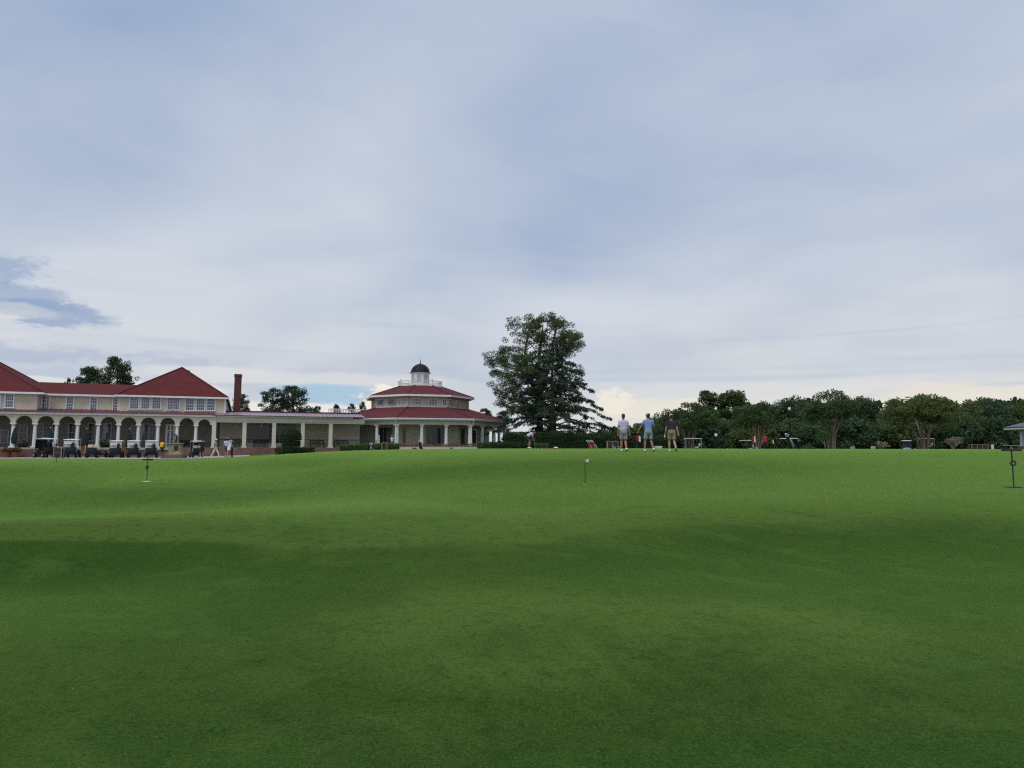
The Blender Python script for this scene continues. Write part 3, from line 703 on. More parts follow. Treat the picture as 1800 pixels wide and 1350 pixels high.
rwin(0, .42, .80, FL+.1, 4.35, 4, 1, RWALL, 'wood_grey', 'glass_dark')
rwin(1, .10, .20, FL, 4.2, 1, 1, RWALL, 'wood_dark', 'glass_dark', 'door')
rwin(1, .45, .62, FL, 4.2, 1, 1, RWALL, 'white_trim', 'glass_dark', 'door', .1, .12)
rwin(1, .78, .95, FL, 4.2, 1, 1, RWALL, 'white_trim', 'glass_dark', 'door', .1, .12)
# upper storey
uw = rp(rband(RUP, ZUL-.3, ZUE-.02, .3), 'upper_wall', M['tan_wall'])
m = MB(); L8 = 2*RUP*math.sin(R(22.5))
for k in range(8):
    for i in range(1, 14):
        p = ov(RUP, k).lerp(ov(RUP, k+1), i/14); m.bar(p+Vector((0, 0, ZUL)), p+Vector((0, 0, ZUE-.05)), .05, .025, up=tuple(p.normalized()))
    m.bar(ov(RUP+.01, k, ZUL-.1), ov(RUP+.01, k, ZUE-.03), .16, .16, up=tuple(ov(1, k)))
rp(m, 'batten', M['tan_wall'], uw)
rp(rband(RUP+.06, ZUL-.02, ZUL+.16, .1), 'skirt_board', M['stucco_low'], uw)
zu0, zu1 = 7.42, 8.24
for k, t0, t1, gl, nx, ny in ((7, .06, .24, 'glass_blue', 1, 1), (7, .10+.30, .62, 'glass_blue', 1, 1), (7, .72, .92, 'glass_blue', 3, 2), (0, .13, .335, 'glass', 4, 2), (0, .53, .735, 'glass', 3, 2), (0, .88, .97, 'glass_dark', 2, 2),
                              (1, .05, .24, 'glass_dark', 2, 2), (1, .40, .60, 'glass_dark', 2, 2)):
    rwin(k, t0, t1, zu0, zu1, nx, ny, RUP, 'tan_wall' if nx == 1 else 'white_trim', gl, 'window', .07, .045)
RUE = 7.85; RPL = 3.25
ur = rp(ring(RUE, ZUE, RPL, ZUT), 'upper_roof', M['red_roof2'])
cpm = MB()
for k in range(8): rp(MB().bar(ov(RUE, k, ZUE+.03), ov(RPL, k, ZUT+.03), .22, .06), 'ridge_cap', M['red_roof2'], ur)
rp(rband(RUE+.04, ZUE-.27, ZUE-.01, .1), 'fascia', M['white_trim'], ur)
rp(rband(RUE-.062, ZUE-.27, ZUE-.22, RUE-RUP), 'soffit', M['tan_wall'], ur)
rp(MB().add([ov(RPL, k, ZUT) for k in range(8)], [tuple(range(8))]), 'platform', M['chrome'], ur)
# balustrade
bl = MB()
for k in range(8):
    a, b_ = ov(RPL-.1, k), ov(RPL-.1, k+1)
    bl.bar(a+Vector((0, 0, ZUT+.75)), b_+Vector((0, 0, ZUT+.75)), .08, .07); bl.bar(a+Vector((0, 0, ZUT+.12)), b_+Vector((0, 0, ZUT+.12)), .07, .06)
rail = rp(bl, 'balustrade', M['white'])
for k in range(8):
    a, b_ = ov(RPL-.1, k), ov(RPL-.1, k+1)
    rp(MB().bar(a+Vector((0, 0, ZUT-.1)), a+Vector((0, 0, ZUT+.95)), .15, .15), 'newel_post', M['white'], rail)
    m = MB()
    for i in range(1, 13): p = a.lerp(b_, i/13); m.bar(p+Vector((0, 0, ZUT+.12)), p+Vector((0, 0, ZUT+.73)), .035, .035)
    rp(m, 'baluster', M['white'], rail)
# cupola
CR = 1.32; ZCU = 12.42
cu = MB(); cu.lathe([(CR+.08, ZUT-.1), (CR+.08, ZUT+.35), (CR, ZUT+.38), (CR, ZCU-.12), (CR+.10, ZCU-.08), (CR+.17, ZCU)], (0, 0, 0), 8)
cupola = rp(cu, 'cupola', M['white'])
dm = MB(); dm.lathe([(CR+.20, 0), (CR+.18, .05)] + [(CR*1.0*math.cos(a), .05+1.22*math.sin(a)) for a in np.linspace(0.02, math.pi/2-.05, 12)], (0, 0, ZCU), 24)
rp(dm, 'dome', M['dome'], cupola, True)
m = MB()
for k in range(8):
    a0 = R(45*k); pts = [(CR*1.01*math.cos(a)*math.cos(a0), CR*1.01*math.cos(a)*math.sin(a0), ZCU+.06+1.235*math.sin(a)) for a in np.linspace(0.02, math.pi/2-.1, 10)]
    m.tube(pts, .025, 5)
rp(m, 'dome_rib', M['dome'], cupola)
rp(MB().lathe([(.12, 0), (.16, .08), (.10, .16), (.05, .35), (.012, .85)], (0, 0, ZCU+1.22), 10), 'finial', M['dome'], cupola, True)
for k in range(8):
    a0 = R(45*k); nn = Vector((math.cos(a0), math.sin(a0), 0)); t = Vector((-nn.y, nn.x, 0)); ap = CR*math.cos(R(22.5))
    def arch(wd, h0, h1, d_):
        pts = [(-wd, h0)] + [(-wd*math.cos(q), h1+wd*math.sin(q)) for q in np.linspace(0, math.pi, 9)] + [(wd, h0)]
        return [nn*(ap+d_)+t*p[0]+Vector((0, 0, p[1])) for p in pts]
    A_, B_ = arch(.33, ZUT+.55, ZUT+1.45, .05), arch(.26, ZUT+.60, ZUT+1.45, .05); C_ = arch(.33, ZUT+.55, ZUT+1.45, .0); n = len(A_)
    m = MB(); m.add(A_+B_+C_, [(i, i+1, n+i+1, n+i) for i in range(n-1)]+[(i, 2*n+i, 2*n+i+1, i+1) for i in range(n-1)])
    wo = rp(m, 'window', M['white_trim'], cupola)
    m = MB(); g = arch(.26, ZUT+.60, ZUT+1.45, .012); m.add(g, [tuple(range(len(g)))]); rp(m, 'pane', M['cart_grey'], cupola)

# ------------------------------------------------------------------ paving in front of the clubhouse
def sheet(name, pts, mat, dz, label, n=24):
    """strip between two polylines following the ground"""
    m = MB(); k = len(pts)
    vs = []
    for (xa, ya), (xb, yb) in pts:
        for j in range(n+1):
            t = j/n; vs.append((xa+(xb-xa)*t, ya+(yb-ya)*t))
    zs = gza([p[0] for p in vs], [p[1] for p in vs])
    m.add([(p[0], p[1], z_+dz) for p, z_ in zip(vs, zs)], [(i*(n+1)+j, i*(n+1)+j+1, (i+1)*(n+1)+j+1, (i+1)*(n+1)+j) for i in range(k-1) for j in range(n)])
    return tag(m.build(name, mat), label, None, None, 'structure')
sheet('pavement', [((xat(px, 58.5+max(0, px-200)*.012)), 58.5+max(0, px-200)*.012) and ((xat(px, 58.5+max(0, px-200)*.014), 58.5+max(0, px-200)*.014), W(U(px, -.7), -.7)) for px in np.linspace(-160, 440, 26)], M['concrete'], .02, 'pale concrete path running along the clubhouse porch')

# ------------------------------------------------------------------ foliage
def leafmesh(name, C, size, tone, mat, aspect=.5, r=None, flat=0.0, axis=None, asp_tri=False):
    """rhombic leaves at centres C (N,3); tone (N,) in 0..1"""
    r = r or rng; n = len(C); C = np.asarray(C, float)
    a = r.normal(size=(n, 3)) if axis is None else np.asarray(axis) + r.normal(size=(n, 3)) * .35
    a[:, 2] *= (1 - flat); a /= np.linalg.norm(a, axis=1)[:, None] + 1e-9
    b_ = np.cross(a, r.normal(size=(n, 3))); b_ /= np.linalg.norm(b_, axis=1)[:, None] + 1e-9
    s = (size * r.uniform(.65, 1.35, n))[:, None] * .5
    V = np.stack([C - a*s, C + b_*s*aspect, C + a*s, C - b_*s*aspect], 1).reshape(-1, 3)
    me = bpy.data.meshes.new(name)
    me.vertices.add(4*n); me.vertices.foreach_set('co', V.astype(np.float32).ravel())
    me.loops.add(4*n); me.loops.foreach_set('vertex_index', np.arange(4*n, dtype=np.int32))
    me.polygons.add(n); me.polygons.foreach_set('loop_start', np.arange(n, dtype=np.int32)*4)
    me.update(calc_edges=True)
    at_ = me.attributes.new('tone', 'FLOAT', 'POINT'); at_.data.foreach_set('value', np.repeat(np.clip(tone, 0, 1), 4).astype(np.float32))
    me.materials.append(mat); return me
def clumps(cs, rad, per, r, squash=.75, spread=1.0):
    """leaf centres round clump centres and one tone per clump with a little per-leaf jitter"""
    P, T = [], []
    for c, rr in zip(cs, rad):
        n = max(6, int(per * (rr ** 2)));  q = r.normal(size=(n, 3)); q /= np.linalg.norm(q, axis=1)[:, None]
        q *= (rr * r.uniform(.25, 1.0, n) ** .55)[:, None] * spread; q[:, 2] *= squash
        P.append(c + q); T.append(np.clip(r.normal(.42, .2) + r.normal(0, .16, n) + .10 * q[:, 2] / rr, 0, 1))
    return np.concatenate(P), np.concatenate(T)
def limb(m, p0, p1, r0, r1, sag, r, n=6, seg=5):
    p0, p1 = Vector(p0), Vector(p1); pts = []
    for i in range(seg+1):
        t = i/seg; p = p0.lerp(p1, t); p.z += sag*math.sin(math.pi*t); j = (p1-p0).length*.03
        if 0 < i < seg: p += Vector(r.normal(0, j, 3))
        pts.append(p)
    m.tube(pts, [r0+(r1-r0)*i/seg for i in range(seg+1)], n, cap=False); return pts

def big_pine(H, seed, half, bias=0.0):
    r = np.random.default_rng(seed); m = MB(); cs, rad = [], []
    # one stem that forks
    fz = H * .40
    st = [(0, 0, -.4), (.1, 0, H*.2), (-.2, .1, fz)]
    m.tube(st, [.55, .46, .40], 10, cap=False)
    stems = [[Vector((-.2, .1, fz)), Vector((-1.6, .2, H*.56)), Vector((-1.9, .3, H*.72)), Vector((-1.5, 0, H*.88))],
             [Vector((-.2, .1, fz)), Vector((1.2, -.1, H*.58)), Vector((1.9, -.2, H*.76)), Vector((2.9, .1, H*.97))],
             [Vector((0, .1, fz)), Vector((.1, .6, H*.62)), Vector((.4, .4, H*.78)), Vector((.7, .2, H*.93))]]
    for s in stems: m.tube(s, [.36, .26, .17, .07], 8, cap=False)
    def prof(t): # half width over height
        return half * float(np.interp(t, [.22, .30, .42, .55, .66, .78, .88, .96, 1.0], [.92, 1.0, .86, 1.0, 1.02, .92, .74, .46, .2]))
    for i in range(96):
        t = .25 + .73 * ((i + r.uniform(0, 1)) / 96); s = stems[i % 3]; z0 = H * max(.24, t - r.uniform(.10, .20))
        zs = [p.z for p in s]; 
        if z0 <= fz: p0 = Vector((0, 0, z0))
        else:
            p0 = Vector([float(np.interp(z0, zs, [p[k] for p in s])) for k in range(3)]); p0.z = z0
        az_ = r.uniform(0, 2*math.pi); L = prof(t) * r.uniform(.62, 1.0)
        if i % 5 == 0: L *= .55
        tip = Vector((math.cos(az_)*L + bias*(1-t), math.sin(az_)*L*.95, H*t + (r.uniform(-.2, .5))))
        tip.z = max(tip.z, p0.z - 1.6) if t < .45 else tip.z
        pts = limb(m, p0, tip, .11*(1.2-t)+.03, .025, r.uniform(-.3, .5), r, 5)
        ns = 6 if L > half*.5 else 4
        for j in range(ns):
            f = r.uniform(.42, 1.0); k = min(int(f*5), 4); q = pts[k].lerp(pts[k+1], f*5-k)
            e = q + Vector((r.normal(0, .85), r.normal(0, .85), abs(r.normal(.25, .4))))
            m.tube([q, e], [.022, .012], 4, cap=False); cs.append(e); rad.append(r.uniform(.38, .72))
        cs.append(tip); rad.append(r.uniform(.5, .8))
    C, T = clumps([np.array(c) for c in cs], rad, 300, r, .8)
    return m, C, T
def cedar(H, seed, half):
    r = np.random.default_rng(seed); m = MB(); C, T, AX = [], [], []
    m.tube([(0, 0, -.4), (.05, 0, H*.3), (-.05, .05, H*.7), (0, 0, H)], [.5, .38, .18, .04], 10, cap=False)
    nb = 76
    for i in range(nb):
        t = .05 + .94*(i/nb); az_ = i*2.39996 + r.uniform(-.3, .3)
        L = half * float(np.interp(t, [0, .10, .22, .40, .65, .85, 1], [.80, .98, 1.05, .84, .66, .46, .12])) * r.uniform(.72, 1.08)
        z0 = H*t; up = L*.10; tip = Vector((math.cos(az_)*L, math.sin(az_)*L, z0 + up - L*.17))
        pts = limb(m, (0, 0, z0), tip, .10*(1.1-t)+.02, .015, up*.9+.1, r, 5)
        tn = np.clip(r.normal(.42, .2), .05, .95)
        out = np.array([math.cos(az_), math.sin(az_), 0.0]); side = np.array([-out[1], out[0], 0.0])
        ns = int(7 + L*2.6)
        for j in range(ns):                       # flat drooping sprays either side of the bough
            f = r.uniform(.18, 1.0); k = min(int(f*5), 4); q = np.array(pts[k].lerp(pts[k+1], f*5-k))
            wd = (.25 + .26*L*(1.08-f)) * r.uniform(.5, 1.0) * r.choice([-1, 1])
            dirv = side*np.sign(wd)*.8 + out*.55; n = 44; s = r.uniform(0, abs(wd), n)
            P = q + s[:, None]*dirv + r.normal(0, .07, (n, 3)); P[:, 2] -= .16*s**1.4 + np.abs(r.normal(0, .13, n))
            C.append(P); T.append(np.clip(tn + r.normal(0, .14, n), 0, 1)); AX.append(np.repeat((dirv*.8 + np.array([0, 0, -.45]))[None], n, 0))
    return m, np.concatenate(C), np.concatenate(T), np.concatenate(AX)
def broadleaf(H, half, seed, nclump=46, per=95, low=.18, leafy=.36, top=1.0):
    r = np.random.default_rng(seed); m = MB(); cs, rad = [], []
    m.tube([(0, 0, -.5), (r.normal(0, .15), r.normal(0, .15), H*.3), (r.normal(0, .3), r.normal(0, .3), H*.62)], [H*.028, H*.02, H*.011], 7, cap=False)
    zc, hz_ = H*(low+1)/2, H*(1-low)/2
    for i in range(nclump):
        q = r.normal(size=3); q /= np.linalg.norm(q); q *= r.uniform(.35, .92)**.5
        c = np.array([q[0]*half*.86, q[1]*half*.86, zc + q[2]*hz_*.86]); c[:2] *= 1 + r.normal(0, .12)
        cs.append(c); rad.append(r.uniform(.7, 1.2)*half*.34)
        if i % 3 == 0: limb(m, (0, 0, max(H*.2, c[2]-half*.6)), c, H*.009, .015, .2, r, 4, 3)
    C, T = clumps(cs, rad, per, r, .8)
    return m, C, T
def far_pine(H, half, seed, start=.45, n=30, prof=(.75, 1, .95, .62, .2)):
    r = np.random.default_rng(seed); m = MB(); cs, rad = [], []
    m.tube([(0, 0, -.5), (r.normal(0, .2), 0, H*.4), (r.normal(0, .3), 0, H*.75), (r.normal(0, .3), 0, H*.95)], [H*.018, H*.015, H*.009, .03], 7, cap=False)
    for i in range(n):
        t = start + (1-start)*r.uniform(0, 1)**.8; az_ = r.uniform(0, 6.283)
        L = half * float(np.interp((t-start)/(1-start), [0, .25, .55, .85, 1], [.75, 1, .95, .62, .2])) * r.uniform(.5, 1.0)
        tip = np.array([math.cos(az_)*L, math.sin(az_)*L, H*t+r.uniform(0, .4)])
        limb(m, (0, 0, H*t - L*.35), tip, .07, .02, .1, r, 4, 3)
        for j in range(4): cs.append(tip*np.array([r.uniform(.55, 1.05)]*2+[1]) + r.normal(0, .45, 3)*np.array([1, 1, .5])); rad.append(r.uniform(.45, .85))
    C, T = clumps(cs, rad, 90, r, .62)
    return m, C, T
def myrtle(H, half, seed, stems=6):
    r = np.random.default_rng(seed); m = MB(); cs, rad = [], []
    for i in range(stems):
        a = 6.283*i/stems + r.uniform(-.3, .3); b0 = Vector((math.cos(a)*.32, math.sin(a)*.32, -.3)); k1 = Vector((math.cos(a)*half*.16, math.sin(a)*half*.16, H*.32))
        k2 = Vector((math.cos(a)*half*.42, math.sin(a)*half*.42, H*.60)); m.tube([b0, k1, k2], [.13, .10, .06], 7, cap=False)
        for j in range(5):
            aa = a + r.normal(0, .7); L = half*r.uniform(.35, 1.0); tip = Vector((math.cos(aa)*L, math.sin(aa)*L, H*r.uniform(.62, .90)))
            pts = limb(m, k1.lerp(k2, r.uniform(.3, 1)), tip, .05, .015, .2, r, 4, 4)
            for q in (pts[2], pts[3], pts[4]):
                for _ in range(2): cs.append(np.array(q)+r.normal(0, .42, 3)); rad.append(r.uniform(.42, .82))
    for _ in range(24):
        a = r.uniform(0, 6.283); L = half*math.sqrt(r.uniform(0, 1)); cs.append(np.array([math.cos(a)*L, math.sin(a)*L, H*(.70+.26*(1-(L/half)**2)+r.normal(0, .02))])); rad.append(r.uniform(.45, .9))
    kp = [i for i, c in enumerate(cs) if c[2] < H*(.97 - .30*(c[0]**2+c[1]**2)/half**2)]; cs = [cs[i] for i in kp]; rad = [rad[i] for i in kp]
    C, T = clumps(cs, rad, 215, r, .65)
    return m, C, T
def plant(name, label, cat, trunk, crown, loc, rz=0, sc=1.0, group=None):
    t = thing(name, label, cat, loc, rz, group, sc)
    if trunk: link('trunk', trunk, t)
    link('crown', crown, t); return t

# the great pine and the cedar growing against it
m, C, T = big_pine(18.9, 11, 7.2, -.6)
L = at(948, 788, 93); L.z = gz(L.x, L.y)
plant('pine_tree', 'tall spreading pine with open rounded crown behind the cedar, right of the rotunda', 'tree', m.mesh('pine_trunk', M['bark'], True), leafmesh('pine_crown', C, .25, T, M['pine'], .30), L, .3)
m, C, T, AX = cedar(13.4, 5, 8.2)
L = at(972, 788, 88); L.z = gz(L.x, L.y)
plant('cedar_tree', 'blue-green cedar with layered drooping boughs in front of the tall pine', 'tree', m.mesh('cedar_trunk', M['bark'], True), leafmesh('cedar_crown', C, .24, T, M['cedar'], .34, axis=AX), L, 1.1)

# pines rising behind the roofs
fps = [far_pine(1.0*14, 4.6, s, .45, 62) for s in (31, 32, 33, 34)]
fpm = [(q[0].mesh('far_pine_trunk', M['bark'], True), leafmesh('far_pine_crown', q[1], .36, q[2], M['far_pine'], .4)) for q in fps]
for px, top, hw, k, Y, lab in ((150, 645, 33, 0, 118, 'wide low-topped pine behind the middle clubhouse roof'), (199, 629, 34, 1, 116, 'tallest round-topped pine rising above the middle clubhouse roof'),
                           (113, 664, 9, 2, 122, 'small pine tip showing above the clubhouse ridge, left of the bigger pines'), (421, 690, 17, 3, 112, 'pine half hidden behind the brick chimney'),
                           (477, 682, 27, 2, 112, 'left half of the broad pine pair above the gallery roof'), (512, 679, 33, 1, 114, 'taller right pine of the pair above the gallery roof'),
                           (556, 712, 12, 3, 125, 'small pine just right of the broad pair above the gallery roof'), (590, 711, 9, 0, 130, 'thin faint pine above the gallery, left of the white trellis'),
                           (617, 709, 12, 2, 128, 'small round pine above the white roof trellis'), (636, 707, 8, 1, 130, 'slim pine against the left edge of the rotunda'),
                           (852, 716, 16, 3, 118, 'dark pine behind the right edge of the rotunda roof'), (885, 722, 18, 0, 116, 'low pine between the rotunda and the tall pine')):
    g = ground(px, Y); Ht = at(px, top, Y).z - g.z; hw_m = hw/F*Y*1.15
    plant('pine_tree', lab, 'tree', *fpm[k], g, rng.uniform(0, 6.28), (hw_m/4.6, hw_m/4.6, Ht/14.6), 'pines behind the buildings')

# the wood beyond the green: individual trees back row, then crape myrtles in front
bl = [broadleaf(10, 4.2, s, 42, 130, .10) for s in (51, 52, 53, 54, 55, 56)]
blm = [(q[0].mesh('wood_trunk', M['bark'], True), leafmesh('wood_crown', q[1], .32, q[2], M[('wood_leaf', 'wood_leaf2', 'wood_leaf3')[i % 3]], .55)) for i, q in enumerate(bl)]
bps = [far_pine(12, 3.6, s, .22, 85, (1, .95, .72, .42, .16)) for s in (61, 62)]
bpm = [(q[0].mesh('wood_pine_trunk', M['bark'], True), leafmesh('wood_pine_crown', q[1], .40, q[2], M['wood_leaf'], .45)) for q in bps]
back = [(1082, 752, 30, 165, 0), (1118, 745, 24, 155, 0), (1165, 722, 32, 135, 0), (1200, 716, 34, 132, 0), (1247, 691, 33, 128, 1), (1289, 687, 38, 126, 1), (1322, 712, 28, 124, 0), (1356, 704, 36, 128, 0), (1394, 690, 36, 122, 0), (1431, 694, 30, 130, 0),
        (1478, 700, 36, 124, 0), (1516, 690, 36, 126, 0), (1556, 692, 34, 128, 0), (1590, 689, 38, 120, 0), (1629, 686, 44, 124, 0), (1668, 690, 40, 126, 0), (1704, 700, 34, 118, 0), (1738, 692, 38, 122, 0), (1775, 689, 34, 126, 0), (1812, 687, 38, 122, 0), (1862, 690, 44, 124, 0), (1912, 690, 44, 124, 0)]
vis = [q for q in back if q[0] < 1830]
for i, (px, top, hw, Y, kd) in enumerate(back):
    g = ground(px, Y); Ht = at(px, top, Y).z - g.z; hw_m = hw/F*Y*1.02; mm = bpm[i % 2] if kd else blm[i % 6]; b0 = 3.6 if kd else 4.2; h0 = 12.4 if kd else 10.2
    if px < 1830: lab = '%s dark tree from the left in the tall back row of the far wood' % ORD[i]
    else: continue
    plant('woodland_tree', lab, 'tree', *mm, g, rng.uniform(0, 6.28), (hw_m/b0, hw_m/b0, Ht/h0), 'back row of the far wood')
# a lower front row fills the wood down to the ground
br = [broadleaf(5, 3.2, s, 44, 150, -.12) for s in (71, 72, 73, 74)]
brm = [leafmesh('under_crown', q[1], .36, q[2], M[('wood_leaf3', 'wood_leaf', 'wood_leaf3', 'wood_leaf2')[i]], .55) for i, q in enumerate(br)]
under = [(px, top, Y) for px, top, Y in zip(range(1100, 1860, 33), [748, 745, 742, 752, 740, 738, 746, 738, 742, 736, 745, 738, 730, 742, 736, 730, 742, 738, 728, 736, 730, 738, 734], [106, 112, 104, 110, 103, 108, 112, 105]*3)]
for i, (px, top, Y) in enumerate(under):
    g = ground(px, Y); Ht = at(px, top, Y).z - g.z
    t = thing('understorey_bush', '%s dark bush from the left along the foot of the far wood' % ORD[i], 'bush', g, rng.uniform(0, 6.28), 'bushes at the foot of the far wood', (1.0, 1.0, Ht/4.9))
    link('foliage', brm[i % 4], t)
# hidden depth of the wood behind the named trees
r = np.random.default_rng(91); cs, rad = [], []
for _ in range(620):
    px = r.uniform(1135, 1990); Y = r.uniform(132, 150); x_ = xat(px, Y); top = np.interp(px, [1135, 1200, 1300, 1400, 1990], [745, 728, 718, 712, 708]); zt = at(px, top, Y).z
    cs.append(np.array([x_, Y, r.uniform(.8, zt)])); rad.append(r.uniform(1.0, 1.8))
for _ in range(60):
    px = r.uniform(1060, 1140); Y = r.uniform(150, 170); cs.append(np.array([xat(px, Y), Y, r.uniform(.8, at(px, 758, Y).z)])); rad.append(r.uniform(1.0, 1.6))
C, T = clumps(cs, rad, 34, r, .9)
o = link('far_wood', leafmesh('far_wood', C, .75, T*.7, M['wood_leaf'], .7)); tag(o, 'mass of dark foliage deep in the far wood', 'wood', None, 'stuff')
# crape myrtles
mys = [myrtle(7, 4.0, s, n) for s, n in ((81, 5), (82, 6), (83, 6), (84, 5))]
for i, (px, top, hw, Y, lab, mt) in enumerate(((1211, 707, 56, 92, 'crape myrtle with a short multi-stemmed trunk standing behind the leftmost side-on cart', 'myrtle'), (1331, 702, 47, 88, 'crape myrtle with a fan of thin pale stems behind the red-shirted person', 'myrtle'),
                                               (1462, 684, 50, 86, 'tallest crape myrtle with bare pale stems, right of the white-towelled golf bag', 'myrtle'), (1624, 692, 68, 84, 'broad olive-green crape myrtle in front of the two parked carts at right', 'myrtle2'))):
    g = ground(px, Y); Ht = at(px, top, Y).z - g.z; hm = hw/F*Y; q = mys[i]
    plant('crape_myrtle', lab, 'tree', q[0].mesh('myrtle_trunk', M['bark_pale'], True), leafmesh('myrtle_crown', q[1], .22, q[2], M[mt], .5), g, rng.uniform(0, 6), (hm/4.0, hm/4.0, Ht/7.0), 'crape myrtles along the cart path')
q = broadleaf(3, 1.2, 99, 16, 200, .3); g = ground(1450, 84)
plant('young_tree', 'small bright green sapling left of the tallest crape myrtle', 'tree', q[0].mesh('sapling_trunk', M['bark_pale'], True), leafmesh('sapling_crown', q[1], .2, q[2], M['young'], .5), g)

# ------------------------------------------------------------------ clipped hedges and topiary
def shell_leaves(m_pts_n, r, size, jitter=.04):
    P, N_ = m_pts_n; return P + N_*r.uniform(-.02, jitter, len(P))[:, None] + r.normal(0, size*.12, P.shape)
def hedge_mesh(name, path, half, h, mat, seed, dens=230, size=.12, rough=.05):
    """rounded clipped hedge following a path of (x,y); leaves all over a solid core"""
    r = np.random.default_rng(seed); core = MB(); P, T = [], []
    for (xa, ya), (xb, yb) in zip(path[:-1], path[1:]):
        a, b_ = np.array([xa, ya]), np.array([xb, yb]); L = np.linalg.norm(b_-a); t = (b_-a)/L; nn = np.array([-t[1], t[0]])
        n = int(dens*L*(2*h+2*half))
        s = r.uniform(-half*.6, L+half*.6, n); ang = r.uniform(0, 1, n)*(2*h+2*half)
        off = np.where(ang < h, -half, np.where(ang < h+2*half, ang-h-half, half)); z = np.where(ang < h, ang, np.where(ang < h+2*half, h, 2*h+2*half-ang))
        k = np.clip((z-h*.7)/(h*.3), 0, 1); off = off*(1-.14*k**2); z = z + r.normal(0, rough, n) - .25*half*(np.abs(off)/half)**4*(z > h*.8)
        bl_ = np.sin(s*2.3+seed)*.04; off = off + np.sign(off)*bl_
        X = a[0]+t[0]*s+nn[0]*off; Yv = a[1]+t[1]*s+nn[1]*off; zg = gza(a[0]+t[0]*np.clip(s, 0, L), a[1]+t[1]*np.clip(s, 0, L))
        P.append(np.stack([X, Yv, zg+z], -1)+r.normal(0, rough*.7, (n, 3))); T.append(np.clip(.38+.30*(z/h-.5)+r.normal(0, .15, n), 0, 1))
        za, zb = gz(xa, ya), gz(xb, yb); hh = half*.86
        vs = []
        for (q, zq) in ((a-t*half*.5, za), (b_+t*half*.5, zb)):
            for o_, z_ in ((-hh, -.2), (-hh, h*.85), (0, h*.95), (hh, h*.85), (hh, -.2)): vs.append((q[0]+nn[0]*o_, q[1]+nn[1]*o_, zq+z_))
        core.add(vs, [(0, 1, 6, 5), (1, 2, 7, 6), (2, 3, 8, 7), (3, 4, 9, 8), (0, 4, 3, 2, 1), (5, 6, 7, 8, 9)])
    P = np.concatenate(P); T = np.concatenate(T)
    return core, P, T
M['core'] = pmat('hedge_interior', (.012, .022, .008), .95, .3, 6)
def hedge(name, label, pts, half, h, mat, seed, cat='hedge', group=None, dens=230, size=.12):
    path = [(xat(px, Y), Y) for px, Y in pts]; c0 = path[0]; z0 = gz(*c0)
    core, P, T = hedge_mesh(name, path, half, h, mat, seed, dens, size)
    t = thing(name, label, cat, (c0[0], c0[1], z0), 0, group); off = (c0[0], c0[1], z0)
    core.build('core', M['core'], t, False, off); link('foliage', leafmesh('foliage', P-np.array(off), size, T, M[mat], .6), t); return t
hedge('hedge', 'tall dark clipped hedge running behind the putting golfer below the cedar', [(893, 84), (985, 83), (1062, 82), (1180, 84)], .7, 2.15, 'hedge', 1, dens=120, size=.17)
hedge('hedge', 'rounded low box hedge in front of the gallery end, left of the rotunda', [(606, 77.5), (650, 77.5), (694, 77.5)], .75, .62, 'box', 2)
hedge('hedge', 'clipped bright bush at the right end of the cream planter wall', [(846, 77), (856, 77)], .7, .8, 'box', 3)
hedge('hedge', 'low dark hedge right of the rotunda behind the bending golfer', [(862, 80), (918, 80)], .6, .85, 'hedge', 4)
hedge('hedge', 'low box hedge between the bending golfer and the small topiary', [(944, 78), (960, 78)], .5, .75, 'box', 5)
hedge('hedge', 'low clipped bush at the left foot of the large topiary', [(489, 68), (496, 68)], .4, .75, 'box', 6)
hedge('hedge', 'low clipped bush at the right foot of the large topiary', [(530, 70), (548, 70.5)], .45, .62, 'box', 7)
def topiary(label, px, Y, tiers, seed, mat='topiary'):
    """tiers: (radius, z0, z1, domed)"""
    g = ground(px, Y); r = np.random.default_rng(seed); t = thing('topiary', label, 'topiary', g); core = MB(); 
    for i, (ra, z0, z1, dome) in enumerate(tiers):
        c = MB(); P, T = [], []; h = z1-z0
        n = int(900*ra*ra*3); a = r.uniform(0, 6.283, n); s = r.uniform(0, 1, n)
        if dome:
            ph = np.arcsin(r.uniform(0, 1, n)); rr = ra*np.cos(ph); z = z0+.25*h+.75*h*np.sin(ph); m_ = s < .22; rr = np.where(m_, ra, rr); z = np.where(m_, z0+s/.22*.25*h, z)
            c.lathe([(ra*.9, z0), (ra*.92, z0+.25*h)]+[(ra*.92*math.cos(q), z0+.25*h+.70*h*math.sin(q)) for q in np.linspace(.2, 1.5, 6)], n=18)
        else:
            side = s < .6; rr = np.where(side, ra*(1-.12*np.abs((s/.6-.5)*2)**3), ra*np.sqrt(r.uniform(0, 1, n))); z = np.where(side, z0+s/.6*h, z1)
            c.lathe([(ra*.86, z0+.02), (ra*.94, z0+h*.4), (ra*.92, z0+h*.8), (ra*.8, z1-.02)], n=18)
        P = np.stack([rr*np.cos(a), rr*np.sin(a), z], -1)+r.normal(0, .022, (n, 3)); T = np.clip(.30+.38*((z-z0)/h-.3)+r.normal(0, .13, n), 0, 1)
        co = c.build('tier', M['core'], t); link('foliage', leafmesh('foliage', P, .085, T, M[mat], .6), co)
    MB().tube([(0, 0, -.2), (0, 0, tiers[-1][1]+.1)], .09, 8).build('trunk', M['bark'], t)
topiary('large three-tier clipped topiary with domed top in front of the gallery', 511.5, 68, [(.80, .05, .62, 0), (.88, .72, 1.26, 0), (.96, 1.36, 2.58, 1)], 1)
topiary('smaller three-tier clipped topiary below the cedar, right of the bending golfer', 976, 78, [(.84, .05, .65, 0), (.85, .75, 1.3, 0), (.82, 1.4, 2.35, 1)], 2)

